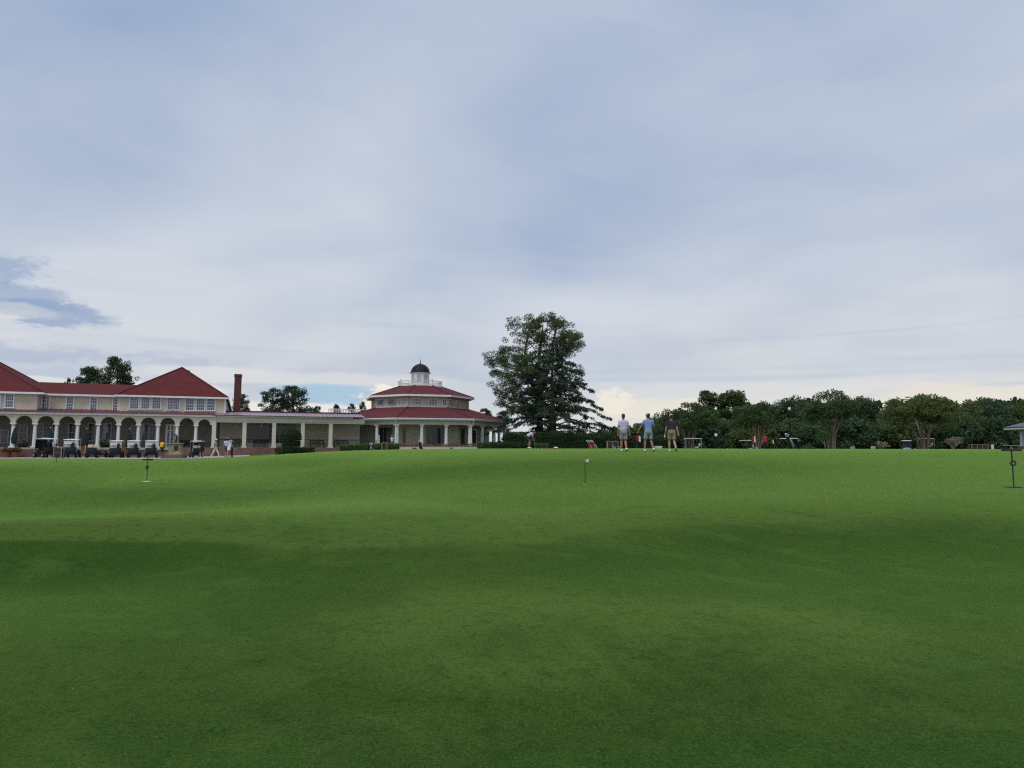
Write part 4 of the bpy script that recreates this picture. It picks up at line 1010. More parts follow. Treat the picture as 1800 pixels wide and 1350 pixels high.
# dry plumes of ornamental grass
def tuft(label, px, Y, h, w_, seed, lean=.3):
    r = np.random.default_rng(seed); g = ground(px, Y); m = MB(); C, T = [], []
    for i in range(60):
        a = r.uniform(0, 6.283); L = h*r.uniform(.7, 1.1); o = r.uniform(.15, 1)*w_; pts = [Vector((math.cos(a)*o*f**1.6+lean*f*f, math.sin(a)*o*f**1.6, L*math.sin(f*1.75)/math.sin(1.57))) for f in (0, .35, .7, 1)]
        m.tube(pts, [.015, .012, .008, .004], 4, cap=False)
        for _ in range(16): 
            f = r.uniform(.45, 1.0); q = Vector((math.cos(a)*o*f**1.6+lean*f*f, math.sin(a)*o*f**1.6, L*math.sin(f*1.75))); C.append(np.array(q)+r.normal(0, .05, 3)); T.append(r.uniform(.1, 1))
    t = thing('ornamental_grass', label, 'grass plant', g, 0, 'plume grasses by the wood')
    m.build('stems', M['wood_grey'], t); link('plume', leafmesh('plume', np.array(C), .2, np.array(T), M['tuft'], .3), t)
tuft('small tuft of pale plume grass between the tallest crape myrtle and the parked carts', 1549, 80, 1.35, .9, 1, .2)
tuft('large tuft of pale plume grass right of the two parked carts', 1675, 80, 1.75, 1.3, 2, .3)
r = np.random.default_rng(5); 
q = broadleaf(1.3, 1.5, 77, 30, 260, -.2); g = ground(1408, 84)
t = thing('shrub', 'low pale-leaved shrub right of the black golf bag at the foot of the wood', 'shrub', g, 0, None, (1.6, 1, 1)); link('foliage', leafmesh('shrub_foliage', q[1], .14, q[2], M['myrtle'], .5), t)

# ------------------------------------------------------------------ putting-course furniture
def text(body, size, mat, parent, loc, rot=(R(90), 0, 0)):
    cu_ = bpy.data.curves.new('numeral', 'FONT'); cu_.body = body; cu_.size = size; cu_.extrude = .0015; cu_.align_x = 'CENTER'; cu_.align_y = 'CENTER'; cu_.materials.append(mat)
    tmp = bpy.data.objects.new('numeral', cu_); COL.objects.link(tmp); bpy.context.view_layer.update(); me_ = bpy.data.meshes.new_from_object(tmp.evaluated_get(bpy.context.evaluated_depsgraph_get())); bpy.data.objects.remove(tmp)
    me_.materials.clear(); me_.materials.append(mat); o = bpy.data.objects.new('numeral', me_); COL.objects.link(o); o.parent = parent; o.location = loc; o.rotation_euler = rot; return o
M['pinkish'] = pmat('numeral_paint', (.62, .45, .42), .6, .05)
M['dark_paint'] = pmat('dark_numeral_paint', (.05, .05, .07), .6, .1)
def drink_stand(label, px, Y, h=.97, tilt=0.0, num=None, base='pole_green', rz=0):
    t = thing('drink_stand', label, 'stand', ground(px, Y), rz, 'hole-side drink stands')
    MB().lathe([(.165, .004), (.165, .016), (.03, .03)], n=20).build('base_plate', M[base], t)
    MB().tube([(0, 0, .02), (0, 0, h-.12)], .014, 8).build('pole', M['pole_green'], t, True)
    tr_ = MB().lathe([(.17, h-.13), (.195, h-.125), (.197, h-.075), (.18, h-.07), (.178, h-.11), (.03, h-.112)], n=24).build('tray', M['wood_dark'], t, True)
    MB().lathe([(.045, h-.11), (.02, h-.03), (.012, h-.01)], n=12).build('cone', M['white'], t, True)
    MB().lathe([(.16, h-.012), (.172, h), (.15, h+.006)], n=24).build('top_plate', M['wood_grey'], t, True)
    dz_ = h*.58; dsc = MB().tube([(0, -.018, dz_), (0, -.034, dz_)], .070, 24); di = dsc.build('number_disc', M['wood_dark'], t)
    MB().tube([(0, -.034, dz_), (0, -.038, dz_)], .050, 24).build('disc_face', M['dark_paint'], di)
    if num: text(num, .085, M['pinkish'], di, (0, -.040, dz_))
    return t
drink_stand('dark drink stand with number six disc at the right edge of the green', 1777.5, 16.0, .97, 0, '6')
drink_stand('drink stand with white base plate at left of the green before the statue', 261, 27.0, .96, 0, None, 'white')
drink_stand('small far drink stand near the path in front of the carts', 101, 46, .62)
def flag(label, px, Y, h, cloth, fw, fh, num=None, stick='pole_brown', droop=False):
    t = thing('practice_flag', label, 'flag', ground(px, Y), 0, 'small practice flags on the green')
    MB().tube([(0, 0, -.05), (0, 0, h)], .014 if Y < 30 else .018, 6).build('flagstick', M[stick], t)
    n = 8; m = MB()
    pts = []
    for i in range(n+1):
        f = i/n
        if droop: x_, y_ = fw*.55*f, .03*math.sin(f*7); z1, z0 = h-.18*fh*f, h-fh-.35*fh*f
        else: x_, y_ = fw*f - fw*.15, .012*math.sin(f*6); z1, z0 = h-.01, h-fh
        pts += [(x_, y_, z0), (x_, y_, z1), (x_, y_+.004, z0), (x_, y_+.004, z1)]
    for i in range(n):
        a = 4*i; m.add([pts[a+k] for k in range(8)], [(0, 4, 5, 1), (2, 3, 7, 6), (0, 2, 6, 4), (1, 5, 7, 3)], 0 if (not droop or i < 5) else 1)
    c = m.build('pennant', [M[cloth], M['white_cloth']], t)
    if num: text(num, fh*.95, M['dark_paint'], c, (fw*.36, -.014, h-fh*.5))
    MB().lathe([(.054, .002), (.075, .004), (.075, .012), (.056, .014)], n=20).build('cup_rim', M['cup'], t)
    return t
flag('white number one flag on a thin brown stick in the middle of the green', 1028, 20.0, .74, 'white_cloth', .125, .085, '1')
flag('red and white flag hanging on a dark stick between the first two walkers', 1118.5, 43, .82, 'red_cloth', .5, .32, None, 'pole_green', True)
flag('red and white flag in front of the cart with the red-shirted person', 1322, 46, .86, 'red_cloth', .45, .34, None, 'pole_green', True)
flag('small red flag right of the red-shirted person', 1355, 50, .70, 'red_cloth', .42, .22, None, 'pole_green', True)

# ------------------------------------------------------------------ golf bags, balls
def golf_bag(label, px, Y, body, trim='white_cloth', h=.86, lean=.28, rz=0, towel=None, base=None):
    g = base if base is not None else ground(px, Y); t = thing('golf_bag', label, 'golf bag', g, rz, 'golf bags set down by players')
    ax = Vector((lean, 0, 1)).normalized(); P = lambda f, dx_=0, dy_=0: ax*(h*f) + Vector((dx_, dy_, 0))
    MB().loft([(P(0.02), (.12, 0, 0), (0, .10, 0)), (P(.08), (.135, 0, 0), (0, .115, 0)), (P(.5), (.125, 0, 0), (0, .11, 0)), (P(.86), (.115, 0, 0), (0, .105, 0)), (P(1), (.135, 0, 0), (0, .125, 0))]).build('body', M[body], t, True)
    MB().loft([(P(.15, -.10), (.05, 0, 0), (0, .08, 0)), (P(.25, -.12), (.06, 0, 0), (0, .085, 0)), (P(.5, -.12), (.06, 0, 0), (0, .085, 0)), (P(.58, -.10), (.04, 0, 0), (0, .07, 0))]).build('pocket', M[body], t, True)
    MB().tube([P(.8, .1), P(.62, .2, .02), P(.4, .13)], .014, 6).build('strap', M[trim], t)
    for s in (-1, 1): MB().tube([P(.85, .06, s*.08), Vector((h*lean+.32, s*.26, .01))], .009, 5).build('stand_leg', M['chrome'], t)
    for i in range(7):
        a = i*.9; q = P(1.0, .07*math.cos(a), .06*math.sin(a)); e = q + ax*(.12+.05*(i % 3)) + Vector((.05*math.cos(a), .04*math.sin(a), 0))
        c = MB().tube([q-ax*.1, e], .007, 5); c.ball(e+ax*.02, (.045, .03, .03), 8); c.build('club', M['chrome' if i % 2 else trim], t)
    if towel: MB().loft([(P(.86, .12), (.03, 0, 0), (0, .09, 0)), (P(.6, .16), (.03, 0, 0), (0, .12, 0)), (P(.22, .20), (.02, 0, 0), (0, .11, 0))]).build('towel', M[towel], t, True)
    return t
golf_bag('black stand bag on the green before the cream planter wall', 741, 62, 'black', h=.66, lean=-.18)
golf_bag('white and navy bag resting by the box hedge left of the rotunda', 646, 60, 'black', h=.5, lean=.55, towel='white_cloth')
golf_bag('red stand bag, left of the pair under the cedar', 1040, 62, 'red_cloth', h=.82, lean=-.35)
golf_bag('red stand bag leaning right, right of the pair under the cedar', 1049, 61, 'red_cloth', h=.84, lean=-.5, towel='white_cloth')
golf_bag('tall black stand bag draped with a white towel on the far right of the green', 1392, 50, 'black', h=.95, lean=-.32, rz=R(0), towel='white_cloth')
def ball(label, px, Y, group='golf balls on the green'):
    o = MB().ball((0, 0, .0215), .0215, 12).build('golf_ball', M['ball'], None, True); g = ground(px, Y); o.location = g; tag(o, label, 'golf ball', group)
for px, lab in ((946, 'white golf ball nearest the bending golfer'), (953, 'middle white golf ball in the row right of the bending golfer'), (1279, 'leftmost golf ball of the loose group behind the walkers'), (1288, 'middle golf ball of the loose group behind the walkers'), (1294, 'rightmost golf ball of the loose group behind the walkers')):
    ball(lab, px, 47 if px < 1000 else 40)
m = MB(); m.tube([(0, 0, .02), (.9, .1, .02)], .012, 6); m.box(-.06, .0, -.02, .02, .003, .035); o = m.build('putter', M['red_cloth']); o.location = ground(958, 49); tag(o, 'putter lying flat on the green right of the bending golfer', 'putter')
m = MB(); m.loft([((-.17, 0, .01), (0, .10, 0), (0, 0, .01)), ((-.1, 0, .05), (0, .15, 0), (0, 0, .05)), ((.06, 0, .06), (0, .16, 0), (0, 0, .06)), ((.18, 0, .02), (0, .10, 0), (0, 0, .02))]); o = m.build('towel', M['white_cloth'], None, True); o.location = ground(977, 50, .01); tag(o, 'crumpled white towel on the green right of the bending golfer', 'towel')

# ------------------------------------------------------------------ carts
def cart_proto(seat, body, roofc, roof=True, bags=True, strut='chrome', screen=True):
    root = link('golf_cart', None)
    b = MB()
    b.loft([((0, -1.12, .46), (.52, 0, 0), (0, 0, .16)), ((0, -.9, .50), (.56, 0, 0), (0, 0, .22)), ((0, -.3, .50), (.57, 0, 0), (0, 0, .22)), ((0, -.05, .36), (.56, 0, 0), (0, 0, .08)), ((0, .5, .34), (.56, 0, 0), (0, 0, .07)), ((0, .62, .48), (.56, 0, 0), (0, 0, .22)), ((0, .8, .56), (.55, 0, 0), (0, 0, .27)), ((0, 1.05, .48), (.48, 0, 0), (0, 0, .20)), ((0, 1.2, .42), (.34, 0, 0), (0, 0, .12))])
    bo = b.build('body', M[body], root, True)
    MB().box(-.5, .5, -1.2, -1.13, .28, .40).build('bumper', M['black'], root)
    s = MB(); s.loft([((0, -.42, .80), (.52, 0, 0), (0, .24, 0)), ((0, -.42, .88), (.54, 0, 0), (0, .26, 0)), ((0, -.42, .92), (.48, 0, 0), (0, .22, 0))]); s.build('seat', M[seat], root, True)
    for sx in (-.27, .27):
        s = MB(); s.box(sx-.24, sx+.24, -.74, -.62, .94, 1.28); o = s.build('backrest', M[seat], root); bv = o.modifiers.new('b', 'BEVEL'); bv.width = .05; bv.segments = 2
    if roof:
        rf = MB(); rf.loft([((0, -.98, 1.70), (.56, 0, 0), (0, 0, .025)), ((0, -.9, 1.73), (.61, 0, 0), (0, 0, .05)), ((0, 0, 1.76), (.62, 0, 0), (0, 0, .06)), ((0, .75, 1.73), (.61, 0, 0), (0, 0, .05)), ((0, .84, 1.70), (.55, 0, 0), (0, 0, .025))]); rf.build('roof', M[roofc], root, True)
        for sx in (-.53, .53):
            MB().tube([(sx, -.86, .6), (sx, -.86, 1.70)], .022, 6).build('strut', M[strut], root); MB().tube([(sx*.96, .80, .75), (sx, .66, 1.70)], .022, 6).build('strut', M[strut], root)
        if screen: MB().add([(-.5, .79, .82), (.5, .79, .82), (.5, .69, 1.62), (-.5, .69, 1.62), (-.5, .80, .82), (.5, .80, .82), (.5, .70, 1.62), (-.5, .70, 1.62)], [(0, 1, 2, 3), (7, 6, 5, 4)]).build('windscreen', M['glass_dark'], root)
    MB().tube([(-.27, .55, .75), (-.27, .34, 1.0)], .02, 6).build('steering_column', M['black'], root)
    m = MB(); n = 14; m.tube([(-.27+.17*math.cos(a), .34+.05*math.sin(a), 1.0+.16*math.sin(a)) for a in np.linspace(0, 6.283, n)], .014, 5, cap=False); m.build('steering_wheel', M['black'], root)
    for sx in (-.50, .50):
        for sy in (-.78, .82):
            wh = MB().tube([(sx-.09, sy, .22), (sx+.09, sy, .22)], .22, 18).build('wheel', M['tyre'], root)
            MB().tube([(sx-.094, sy, .22), (sx+.094, sy, .22)], .115, 14).build('rim', M['chrome'], wh)
    for sx in (-.38, .38):
        MB().ball((sx, 1.06, .58), (.09, .06, .06), 10).build('headlight', M['white'], root, True); MB().box(sx-.05, sx+.05, -1.135, -1.10, .60, .66).build('tail_light', M['red_cloth'], root)
    MB().loft([((0, -1.10, .60), (.50, 0, 0), (0, .10, 0)), ((0, -1.02, .80), (.54, 0, 0), (0, .16, 0)), ((0, -.98, 1.0), (.54, 0, 0), (0, .16, 0))]).build('bag_well', M[body], root, True)
    if roof and not screen: MB().box(-.50, .50, -.90, -.86, 1.30, 1.60).build('rear_panel', M[roofc], root)
    if bags:
        for i, sx in enumerate(([-.22, .22] if bags == 2 else [.24])):
            c = MB(); c.loft([((sx, -1.0, .98), (.12, 0, 0), (0, .12, 0)), ((sx, -1.06, 1.1), (.13, 0, 0), (0, .13, 0)), ((sx, -.98, 1.42), (.13, 0, 0), (0, .13, 0))])
            bg_ = c.build('bag', M['black' if i == 0 else 'cart_grey'], root, True)
            cl_ = MB()
            for k in range(5): q = Vector((sx+.05*math.cos(k*1.3), -.98+.05*math.sin(k*1.3), 1.42)); cl_.tube([q, q+Vector((0, 0, .12+.03*k))], .008, 4); cl_.ball(q+Vector((0, 0, .13+.03*k)), .03, 6)
            cl_.build('clubs', M['chrome'], bg_)
    return root
protos = {'white': cart_proto('cart_white', 'cart_body', 'cart_white', True, 1, 'cart_white', False), 'black': cart_proto('black', 'black', 'cart_white', True, 2, 'black', True),
          'low': cart_proto('cart_cream', 'cart_body', 'cart_cream', False, 0), 'cream': cart_proto('cart_cream', 'black', 'cart_cream', True, 0, 'chrome', True), 'grey': cart_proto('cart_grey', 'cart_grey', 'cart_cream', True, 0, 'black', True)}
def cart(kind, label, px, Y, deg, sc=.94, group='golf carts parked before the clubhouse', loc=None):
    pr_ = protos[kind]; o = pr_ if not pr_.get('used') else copy_tree(pr_)
    if o is pr_: pr_['used'] = 1
    o.location = loc or ground(px, Y, .025); o.rotation_euler = (0, 0, R(deg) - math.atan(ray(px, 785)[0])); o.scale = (sc, sc, sc); tag(o, label, 'golf cart', group); return o
cart('black', 'black golf cart with thin white roof at the left end of the row', 80, 66.5, 24, 1.05)
cart('white', 'white-roofed cart right of the all-black cart in the row', 127.5, 66.5, -12, 1.0)
cart('low', 'low roofless cart with cream cushions in the clubhouse row', 171, 66.5, -30, .98)
cart('white', 'white-roofed cart just right of the low roofless cart', 206, 67.5, -8)
cart('white', 'middle of the three white-roofed carts beside the yellow-shirted person', 236, 67.8, -6)
cart('white', 'white-roofed cart nearest the yellow-shirted person', 267, 68, -4)
cart('cream', 'cart with cream seats beside the person dressed in black', 346, 68, 10, .92)
G2 = 'golf carts parked beyond the green'
cart('cream', 'side-on cart with long cream roof right of the dark-shirted walker', 1217, 69, 96, .98, G2)
cart('grey', 'side-on cart left of the person in red', 1313, 74, 88, .95, G2)
cart('black', 'side-on cart behind the black golf bag with the white towel', 1386, 70, 94, .98, G2)
cart('grey', 'grey cart parked left of the broad olive crape myrtle', 1594, 92, 182, 1.0, G2)
cart('cream', 'larger cart with pale roof parked behind the olive crape myrtle trunk', 1626, 90, 100, 1.12, G2)
for px, Y, lab in ((1490, 88, 'low cart of which only a pale corner shows right of the tallest crape myrtle'), (1526, 86, 'low roofless cart left of the small plume grass')):
    o = cart('low', lab, px, Y, 60, .95, G2); o.location.z -= .25

# ------------------------------------------------------------------ people
SKIN = {'tan': pmat('tan_skin', (.36, .18, .115), .6, .08, 6), 'red': pmat('ruddy_skin', (.40, .17, .11), .6, .08, 6), 'dark': pmat('brown_skin', (.11, .055, .037), .6, .1, 6), 'pale': pmat('fair_skin', (.45, .27, .19), .6, .06, 6)}
CL = {}
def cloth(c):
    if c not in CL: CL[c] = pmat('cloth_%d' % len(CL), c, .85, .12, 9, .3, 30)
    return CL[c]
def ik(a, b, l1, l2, hint):
    a, b, hint = Vector(a), Vector(b), Vector(hint); d = b-a; L = d.length; L = min(L, (l1+l2)*.999); u = d.normalized(); b = a+u*L
    x_ = (l1*l1-l2*l2+L*L)/(2*L); h = math.sqrt(max(l1*l1-x_*x_, 0)); n = (hint-u*hint.dot(u)).normalized(); return a+u*x_+n*h, b
def remesh(o, vox, it=3):
    md = o.modifiers.new('r', 'REMESH'); md.mode = 'VOXEL'; md.voxel_size = vox; md.use_smooth_shade = True
    sm = o.modifiers.new('s', 'SMOOTH'); sm.iterations = it; sm.factor = .5
def person(label, loc, rz, H=1.8, skin='tan', shirt=(.5, .5, .5), shorts=(.2, .2, .2), shoes=(.8, .8, .8), hat=None, hair=(.03, .02, .015), pel=(0, 0, .95), lean=(0, 0, 1), feet=((-.11, .05, .08), (.11, -.05, .08)), footpitch=(0, 0),
           hands=((-.27, .05, .86), (.27, .05, .86)), elbow=((-.3, -1, 0), (.3, -1, 0)), headdir=(0, 1, 0), vox=.010, longp=False, sleeve=.62, face=True, turn=0.0, group=None, kneehint=(0, 1, 0)):
    t = thing('person', label, 'person', loc, rz, group, H/1.8)
    up = Vector(lean).normalized(); pel = Vector(pel); right = Vector((math.cos(turn), math.sin(turn), 0)); fwd = up.cross(right).normalized(); right = fwd.cross(up).normalized()
    S_ = lambda h: pel+up*h
    fh = Vector((0, 1, 0))
    body = MB(); sh = MB(); so = MB()
    def tor(m, secs, g=0.0): m.loft([(S_(h)+fwd*o_, right*(a+g), fwd*(b_+g)) for h, a, b_, o_ in secs])
    tsec = [(-.10, .10, .08, 0), (-.04, .155, .105, -.01), (.08, .155, .105, -.005), (.20, .145, .10, 0), (.34, .165, .112, .005), (.44, .175, .110, 0), (.515, .150, .09, -.005), (.555, .07, .065, -.005)]
    tor(body, tsec)
    neck = S_(.55); hd = Vector(headdir).normalized(); hup = (up*.55+Vector((0, 0, 1))*.45).normalized() if up.z > .6 else (up*.9+Vector((0, 0, -.1))).normalized()
    hc = neck+hup*.19+fwd*.015
    body.tube([S_(.50), neck+hup*.10], [.062, .056], 10)
    hf = (hd-hup*hd.dot(hup)).normalized(); hr = hf.cross(hup)
    rings = [(-.115, .045, .06, .045), (-.095, .058, .075, .03), (-.05, .068, .088, .012), (0, .074, .098, 0), (.05, .076, .100, -.005), (.09, .066, .085, -.008), (.115, .04, .05, -.01), (.122, .015, .02, -.01)]
    body.loft([(hc+hup*h+hf*o_, hr*a, hf*b_) for h, a, b_, o_ in rings])
    body.ball(hc+hf*.105-hup*.02, (.014, .018, .022), 8)                 # nose
    for s in (-1, 1): body.ball(hc+hr*.078*s-hup*.01-hf*.01, (.014, .022, .03), 8)   # ears
    for i, s in enumerate((-1, 1)):
        sj = S_(.475)+right*.185*s; el_, wr = ik(sj, hands[i], .29, .26, elbow[i])
        body.tube([sj, sj.lerp(el_, .45), el_, el_.lerp(wr, .35), wr], [.052, .047, .038, .040, .027], 10)
        body.ball(sj, .055, 10)
        hdv = (wr-el_).normalized(); pl = wr+hdv*.055; side = hdv.cross(fwd).normalized() if abs(hdv.dot(fwd)) < .9 else right
        pal = hdv.cross(side).normalized()
        body.loft([(wr, side*.024, pal*.018), (wr+hdv*.04, side*.036, pal*.016), (wr+hdv*.085, side*.040, pal*.015), (wr+hdv*.10, side*.036, pal*.012)])
        for k in range(4):
            q = wr+hdv*.09+side*(-.028+.019*k); ln = (.058, .070, .066, .050)[k]
            body.tube([q, q+hdv*ln*.5, q+hdv*ln*.8-fwd*-.02], [.0105, .010, .009], 6)
        q = wr+hdv*.03+side*.03*(-1 if s > 0 else 1); body.tube([q, q+hdv*.035+fwd*.025, q+hdv*.065+fwd*.035], [.013, .012, .010], 6)
        sv = sj.lerp(el_, sleeve); sh.tube([sj-right*.04*s+up*.02, sj.lerp(el_, .3), sv], [.080, .076, .070], 12); sh.ball(sj, .076, 12)
        hj = pel+right*.09*s-up*.02; kn, an = ik(hj, feet[i], .43, .43, kneehint); 
        body.tube([hj, hj.lerp(kn, .4), kn, kn.lerp(an, .35), an.lerp(kn, .12), an], [.088, .080, .054, .058, .038, .036], 12)
        so.tube([hj+up*.03, hj.lerp(kn, .45), hj.lerp(kn, .80)], [.105, .102, .098], 14)
        if longp: so.tube([hj.lerp(kn, .8), kn, kn.lerp(an, .9)], [.092, .078, .062], 12)
        p_ = footpitch[i]; fd = Vector((0, math.cos(p_), math.sin(p_))); fu = Vector((0, -math.sin(p_), math.cos(p_))); fc = an-fu*.035
        rx = Vector((1, 0, 0))
        sm_ = MB(); sm_.loft([(fc-fd*.085, rx*.028, fu*.032), (fc-fd*.06+fu*.012, rx*.042, fu*.052), (fc+fu*.005, rx*.045, fu*.05), (fc+fd*.08-fu*.012, rx*.050, fu*.034), (fc+fd*.15-fu*.018, rx*.045, fu*.024), (fc+fd*.185-fu*.022, rx*.022, fu*.014)])
        sho = sm_.build('shoe', cloth(shoes), t, True)
        MB().loft([(fc-fd*.09-fu*.035, rx*.02, fd*.01), (fc-fd*.0-fu*.045, rx*.047, fd*.09), (fc+fd*.06-fu*.038, rx*.05, fd*.12)]).build('sole', cloth((.05, .05, .05)), sho)
    so.loft([(S_(h)+fwd*o_, right*(a+.03), fwd*(b_+.035)) for h, a, b_, o_ in ((-.13, .10, .08, 0), (-.05, .155, .105, -.01), (.04, .155, .105, -.005), (.13, .145, .095, 0))])
    tor(sh, [(.06, .155, .108, -.005), (.20, .155, .108, 0), (.34, .172, .118, .005), (.44, .185, .115, 0), (.515, .165, .095, -.005), (.56, .085, .075, -.005)], .022)
    bo = body.build('body', SKIN[skin], t, True); remesh(bo, vox)
    s1 = sh.build('shirt', cloth(shirt), t, True); remesh(s1, max(vox, .012), 2)
    s2 = so.build('trousers' if longp else 'shorts', cloth(shorts), t, True); remesh(s2, max(vox, .012), 2)
    # hair and cap follow the head
    hm = MB(); hm.loft([(hc+hup*h-hf*(.018+q), hr*a, hf*b_) for h, a, b_, q in ((-.085, .05, .05, .03), (-.05, .070, .075, .022), (.0, .080, .090, .012), (.05, .083, .102, .004), (.095, .072, .09, 0), (.125, .045, .055, 0), (.132, .01, .01, 0))])
    ho = hm.build('hair', cloth(hair), t, True)
    if hat:
        cm_ = MB(); cm_.loft([(hc+hup*h-hf*.004, hr*a, hf*b_) for h, a, b_ in ((.032, .087, .112), (.06, .087, .112), (.10, .078, .098), (.132, .052, .066), (.142, .015, .02))])
        ca = cm_.build('cap', cloth(hat), t, True)
        bm_ = MB(); bm_.loft([(hc+hup*.036+hf*.08, hr*.075, hup*.008), (hc+hup*.036+hf*.14, hr*.066, hup*.007), (hc+hup*.024+hf*.175, hr*.03, hup*.005)]); bm_.build('brim', cloth(hat), ca, True)
    if face:
        em = MB()
        for s in (-1, 1): em.ball(hc+hf*.094+hr*.031*s+hup*.008, (.010, .008, .007), 8)
        em.build('eyes', cloth((.03, .02, .02)), t); mm_ = MB(); mm_.tube([hc+hf*.098-hup*.062-hr*.022, hc+hf*.102-hup*.062, hc+hf*.098-hup*.062+hr*.022], .006, 5); mm_.build('mouth', cloth((.25, .08, .07)), t)
    return t
WG = 'three walkers crossing the green'
person('person walking away in pale lavender shirt, grey shorts and reddish cap', ground(1096.5, 34), R(2), 1.84, 'red', (.52, .53, .66), (.27, .31, .35), hat=(.14, .025, .03), hair=(.10, .04, .03), feet=((-.09, .10, .085), (.10, -.12, .115)), footpitch=(0, -.5),
       hands=((-.27, .02, .84), (.30, -.02, .83)), vox=.009, group=WG)
person('person walking away in blue polo and grey shorts, left arm held out', ground(1140, 34), R(6), 1.88, 'tan', (.22, .30, .60), (.27, .31, .34), hat=(.45, .43, .42), hair=(.02, .016, .014), feet=((-.17, .08, .085), (.20, -.10, .11)), footpitch=(0, -.45),
       hands=((-.46, .14, .93), (.17, .26, 1.12)), elbow=((-.6, -.8, 0), (.6, -.8, 0)), headdir=(-.35, .9, 0), vox=.009, group=WG)
person('person walking away in black polo, khaki shorts and white cap holding a bottle', ground(1181, 34), R(-2), 1.84, 'pale', (.032, .030, .042), (.25, .225, .13), hat=(.66, .67, .72), hair=(.03, .02, .018), feet=((-.10, .12, .085), (.14, -.26, .18)), footpitch=(0, -.95),
       hands=((-.29, .12, .86), (.32, -.02, .86)), vox=.009, group=WG)
g = ground(1181, 34); k_ = 1.84/1.8
bt = MB().lathe([(.030, 0), (.034, .01), (.034, .15), (.014, .19), (.014, .22)], n=12).build('water_bottle', M['glass_blue'], None, True)
bt.location = g + Vector((-.30, .16, .66))*k_; tag(bt, 'clear water bottle in the left hand of the dark-shirted walker', 'bottle')
MB().lathe([(.0345, .05), (.0345, .11)], n=12).build('label_band', M['white'], bt)
person('person bent over a putter in pale shirt and dark shorts near the cedar', ground(928.5, 51), R(-80), 1.80, 'tan', (.55, .53, .68), (.03, .03, .045), hair=(.02, .015, .012), pel=(0, -.16, .86), lean=(0, .86, .50), feet=((-.17, .06, .085), (.17, .06, .085)),
       hands=((-.03, .42, .66), (.03, .43, .60)), elbow=((-1, -.1, -.2), (1, -.1, -.2)), headdir=(0, .3, -.95), vox=.012)
g = ground(928.5, 51); c_, s_ = math.cos(R(-80)), math.sin(R(-80)); rt = lambda x_, y_, z_: g + Vector((c_*x_-s_*y_, s_*x_+c_*y_, z_))
m = MB(); m.tube([rt(0, .40, .72)-g, rt(0, .52, .04)-g], [.013, .008], 6); o = m.build('putter', M['chrome']); o.location = g; tag(o, 'putter held by the bending golfer, head on the grass', 'putter')
m = MB(); e_ = rt(0, .53, .02)-g; m.box(e_.x-.02, e_.x+.02, e_.y-.06, e_.y+.06, .003, .035); m.build('putter_head', M['chrome'], o)
CG = 'people standing by the clubhouse path'
gd = lambda px, Y: ground(px, Y, .022)
person('person in yellow shirt and dark shorts beside the stone pedestal', gd(285, 63), R(-30), 1.76, 'dark', (.72, .46, .03), (.018, .018, .025), (.10, .09, .09), hat=(.03, .03, .12), feet=((-.13, .10, .085), (.12, -.08, .085)), hands=((-.24, .10, .92), (.26, .10, .92)), headdir=(.3, 1, 0), vox=.014, group=CG)
person('person dressed all in black reaching toward the cream-seated cart', gd(355.5, 63.5), R(60), 1.80, 'tan', (.02, .02, .022), (.018, .018, .02), (.75, .76, .76), hat=(.02, .02, .02), feet=((-.12, .06, .085), (.12, -.06, .085)), hands=((-.12, .46, 1.02), (.14, .40, 1.0)), vox=.014, group=CG)
person('person in grey top and pale trousers with white cap striding right', gd(379, 63.5), R(-88), 1.72, 'tan', (.28, .26, .28), (.58, .55, .56), (.70, .70, .70), hat=(.70, .72, .78), feet=((-.10, .34, .12), (.10, -.34, .11)), footpitch=(.3, -.5), hands=((-.25, .18, .92), (.25, -.05, .88)), vox=.014, longp=True, group=CG)
person('person in light blue shirt and dark grey shorts carrying the white bag', gd(398.5, 63.5), R(8), 1.78, 'tan', (.42, .50, .68), (.07, .07, .08), (.08, .07, .06), hat=(.40, .44, .55), feet=((-.12, .03, .085), (.12, -.03, .085)), hands=((-.25, .05, .90), (.20, .22, 1.05)), vox=.014, group=CG)
person('person in navy shirt and dark trousers facing the camera beside the white bag', gd(408.5, 64.8), R(150), 1.76, 'dark', (.035, .04, .085), (.03, .012, .012), (.03, .03, .03), hat=(.03, .03, .05), hands=((-.22, .22, 1.02), (.24, .16, .98)), vox=.014, longp=True, group=CG)
golf_bag('white and blue carry bag slung beside the light-blue-shirted person', 404.5, 63.2, 'white_cloth', h=.74, lean=.3, base=ground(402.5, 63.1, .62)).rotation_euler = (0, R(-8), R(10))
person('person in bright red shirt and dark trousers at the far edge of the green', ground(1345, 60), R(20), 1.70, 'tan', (.50, .02, .035), (.02, .02, .025), (.1, .1, .1), feet=((-.1, 0, .085), (.1, 0, .085)), vox=.014, longp=True)
p_ = at(689, 788, 83.5); p_.z = FL
person('person in white on the rotunda porch, seen above the flower bed', p_, R(40), 1.50, 'tan', (.72, .71, .70), (.3, .3, .3), (.1, .1, .1), hair=(.02, .02, .02), hat=(.6, .62, .66), hands=((-.2, .34, 1.0), (.2, .3, .95)), vox=.016)

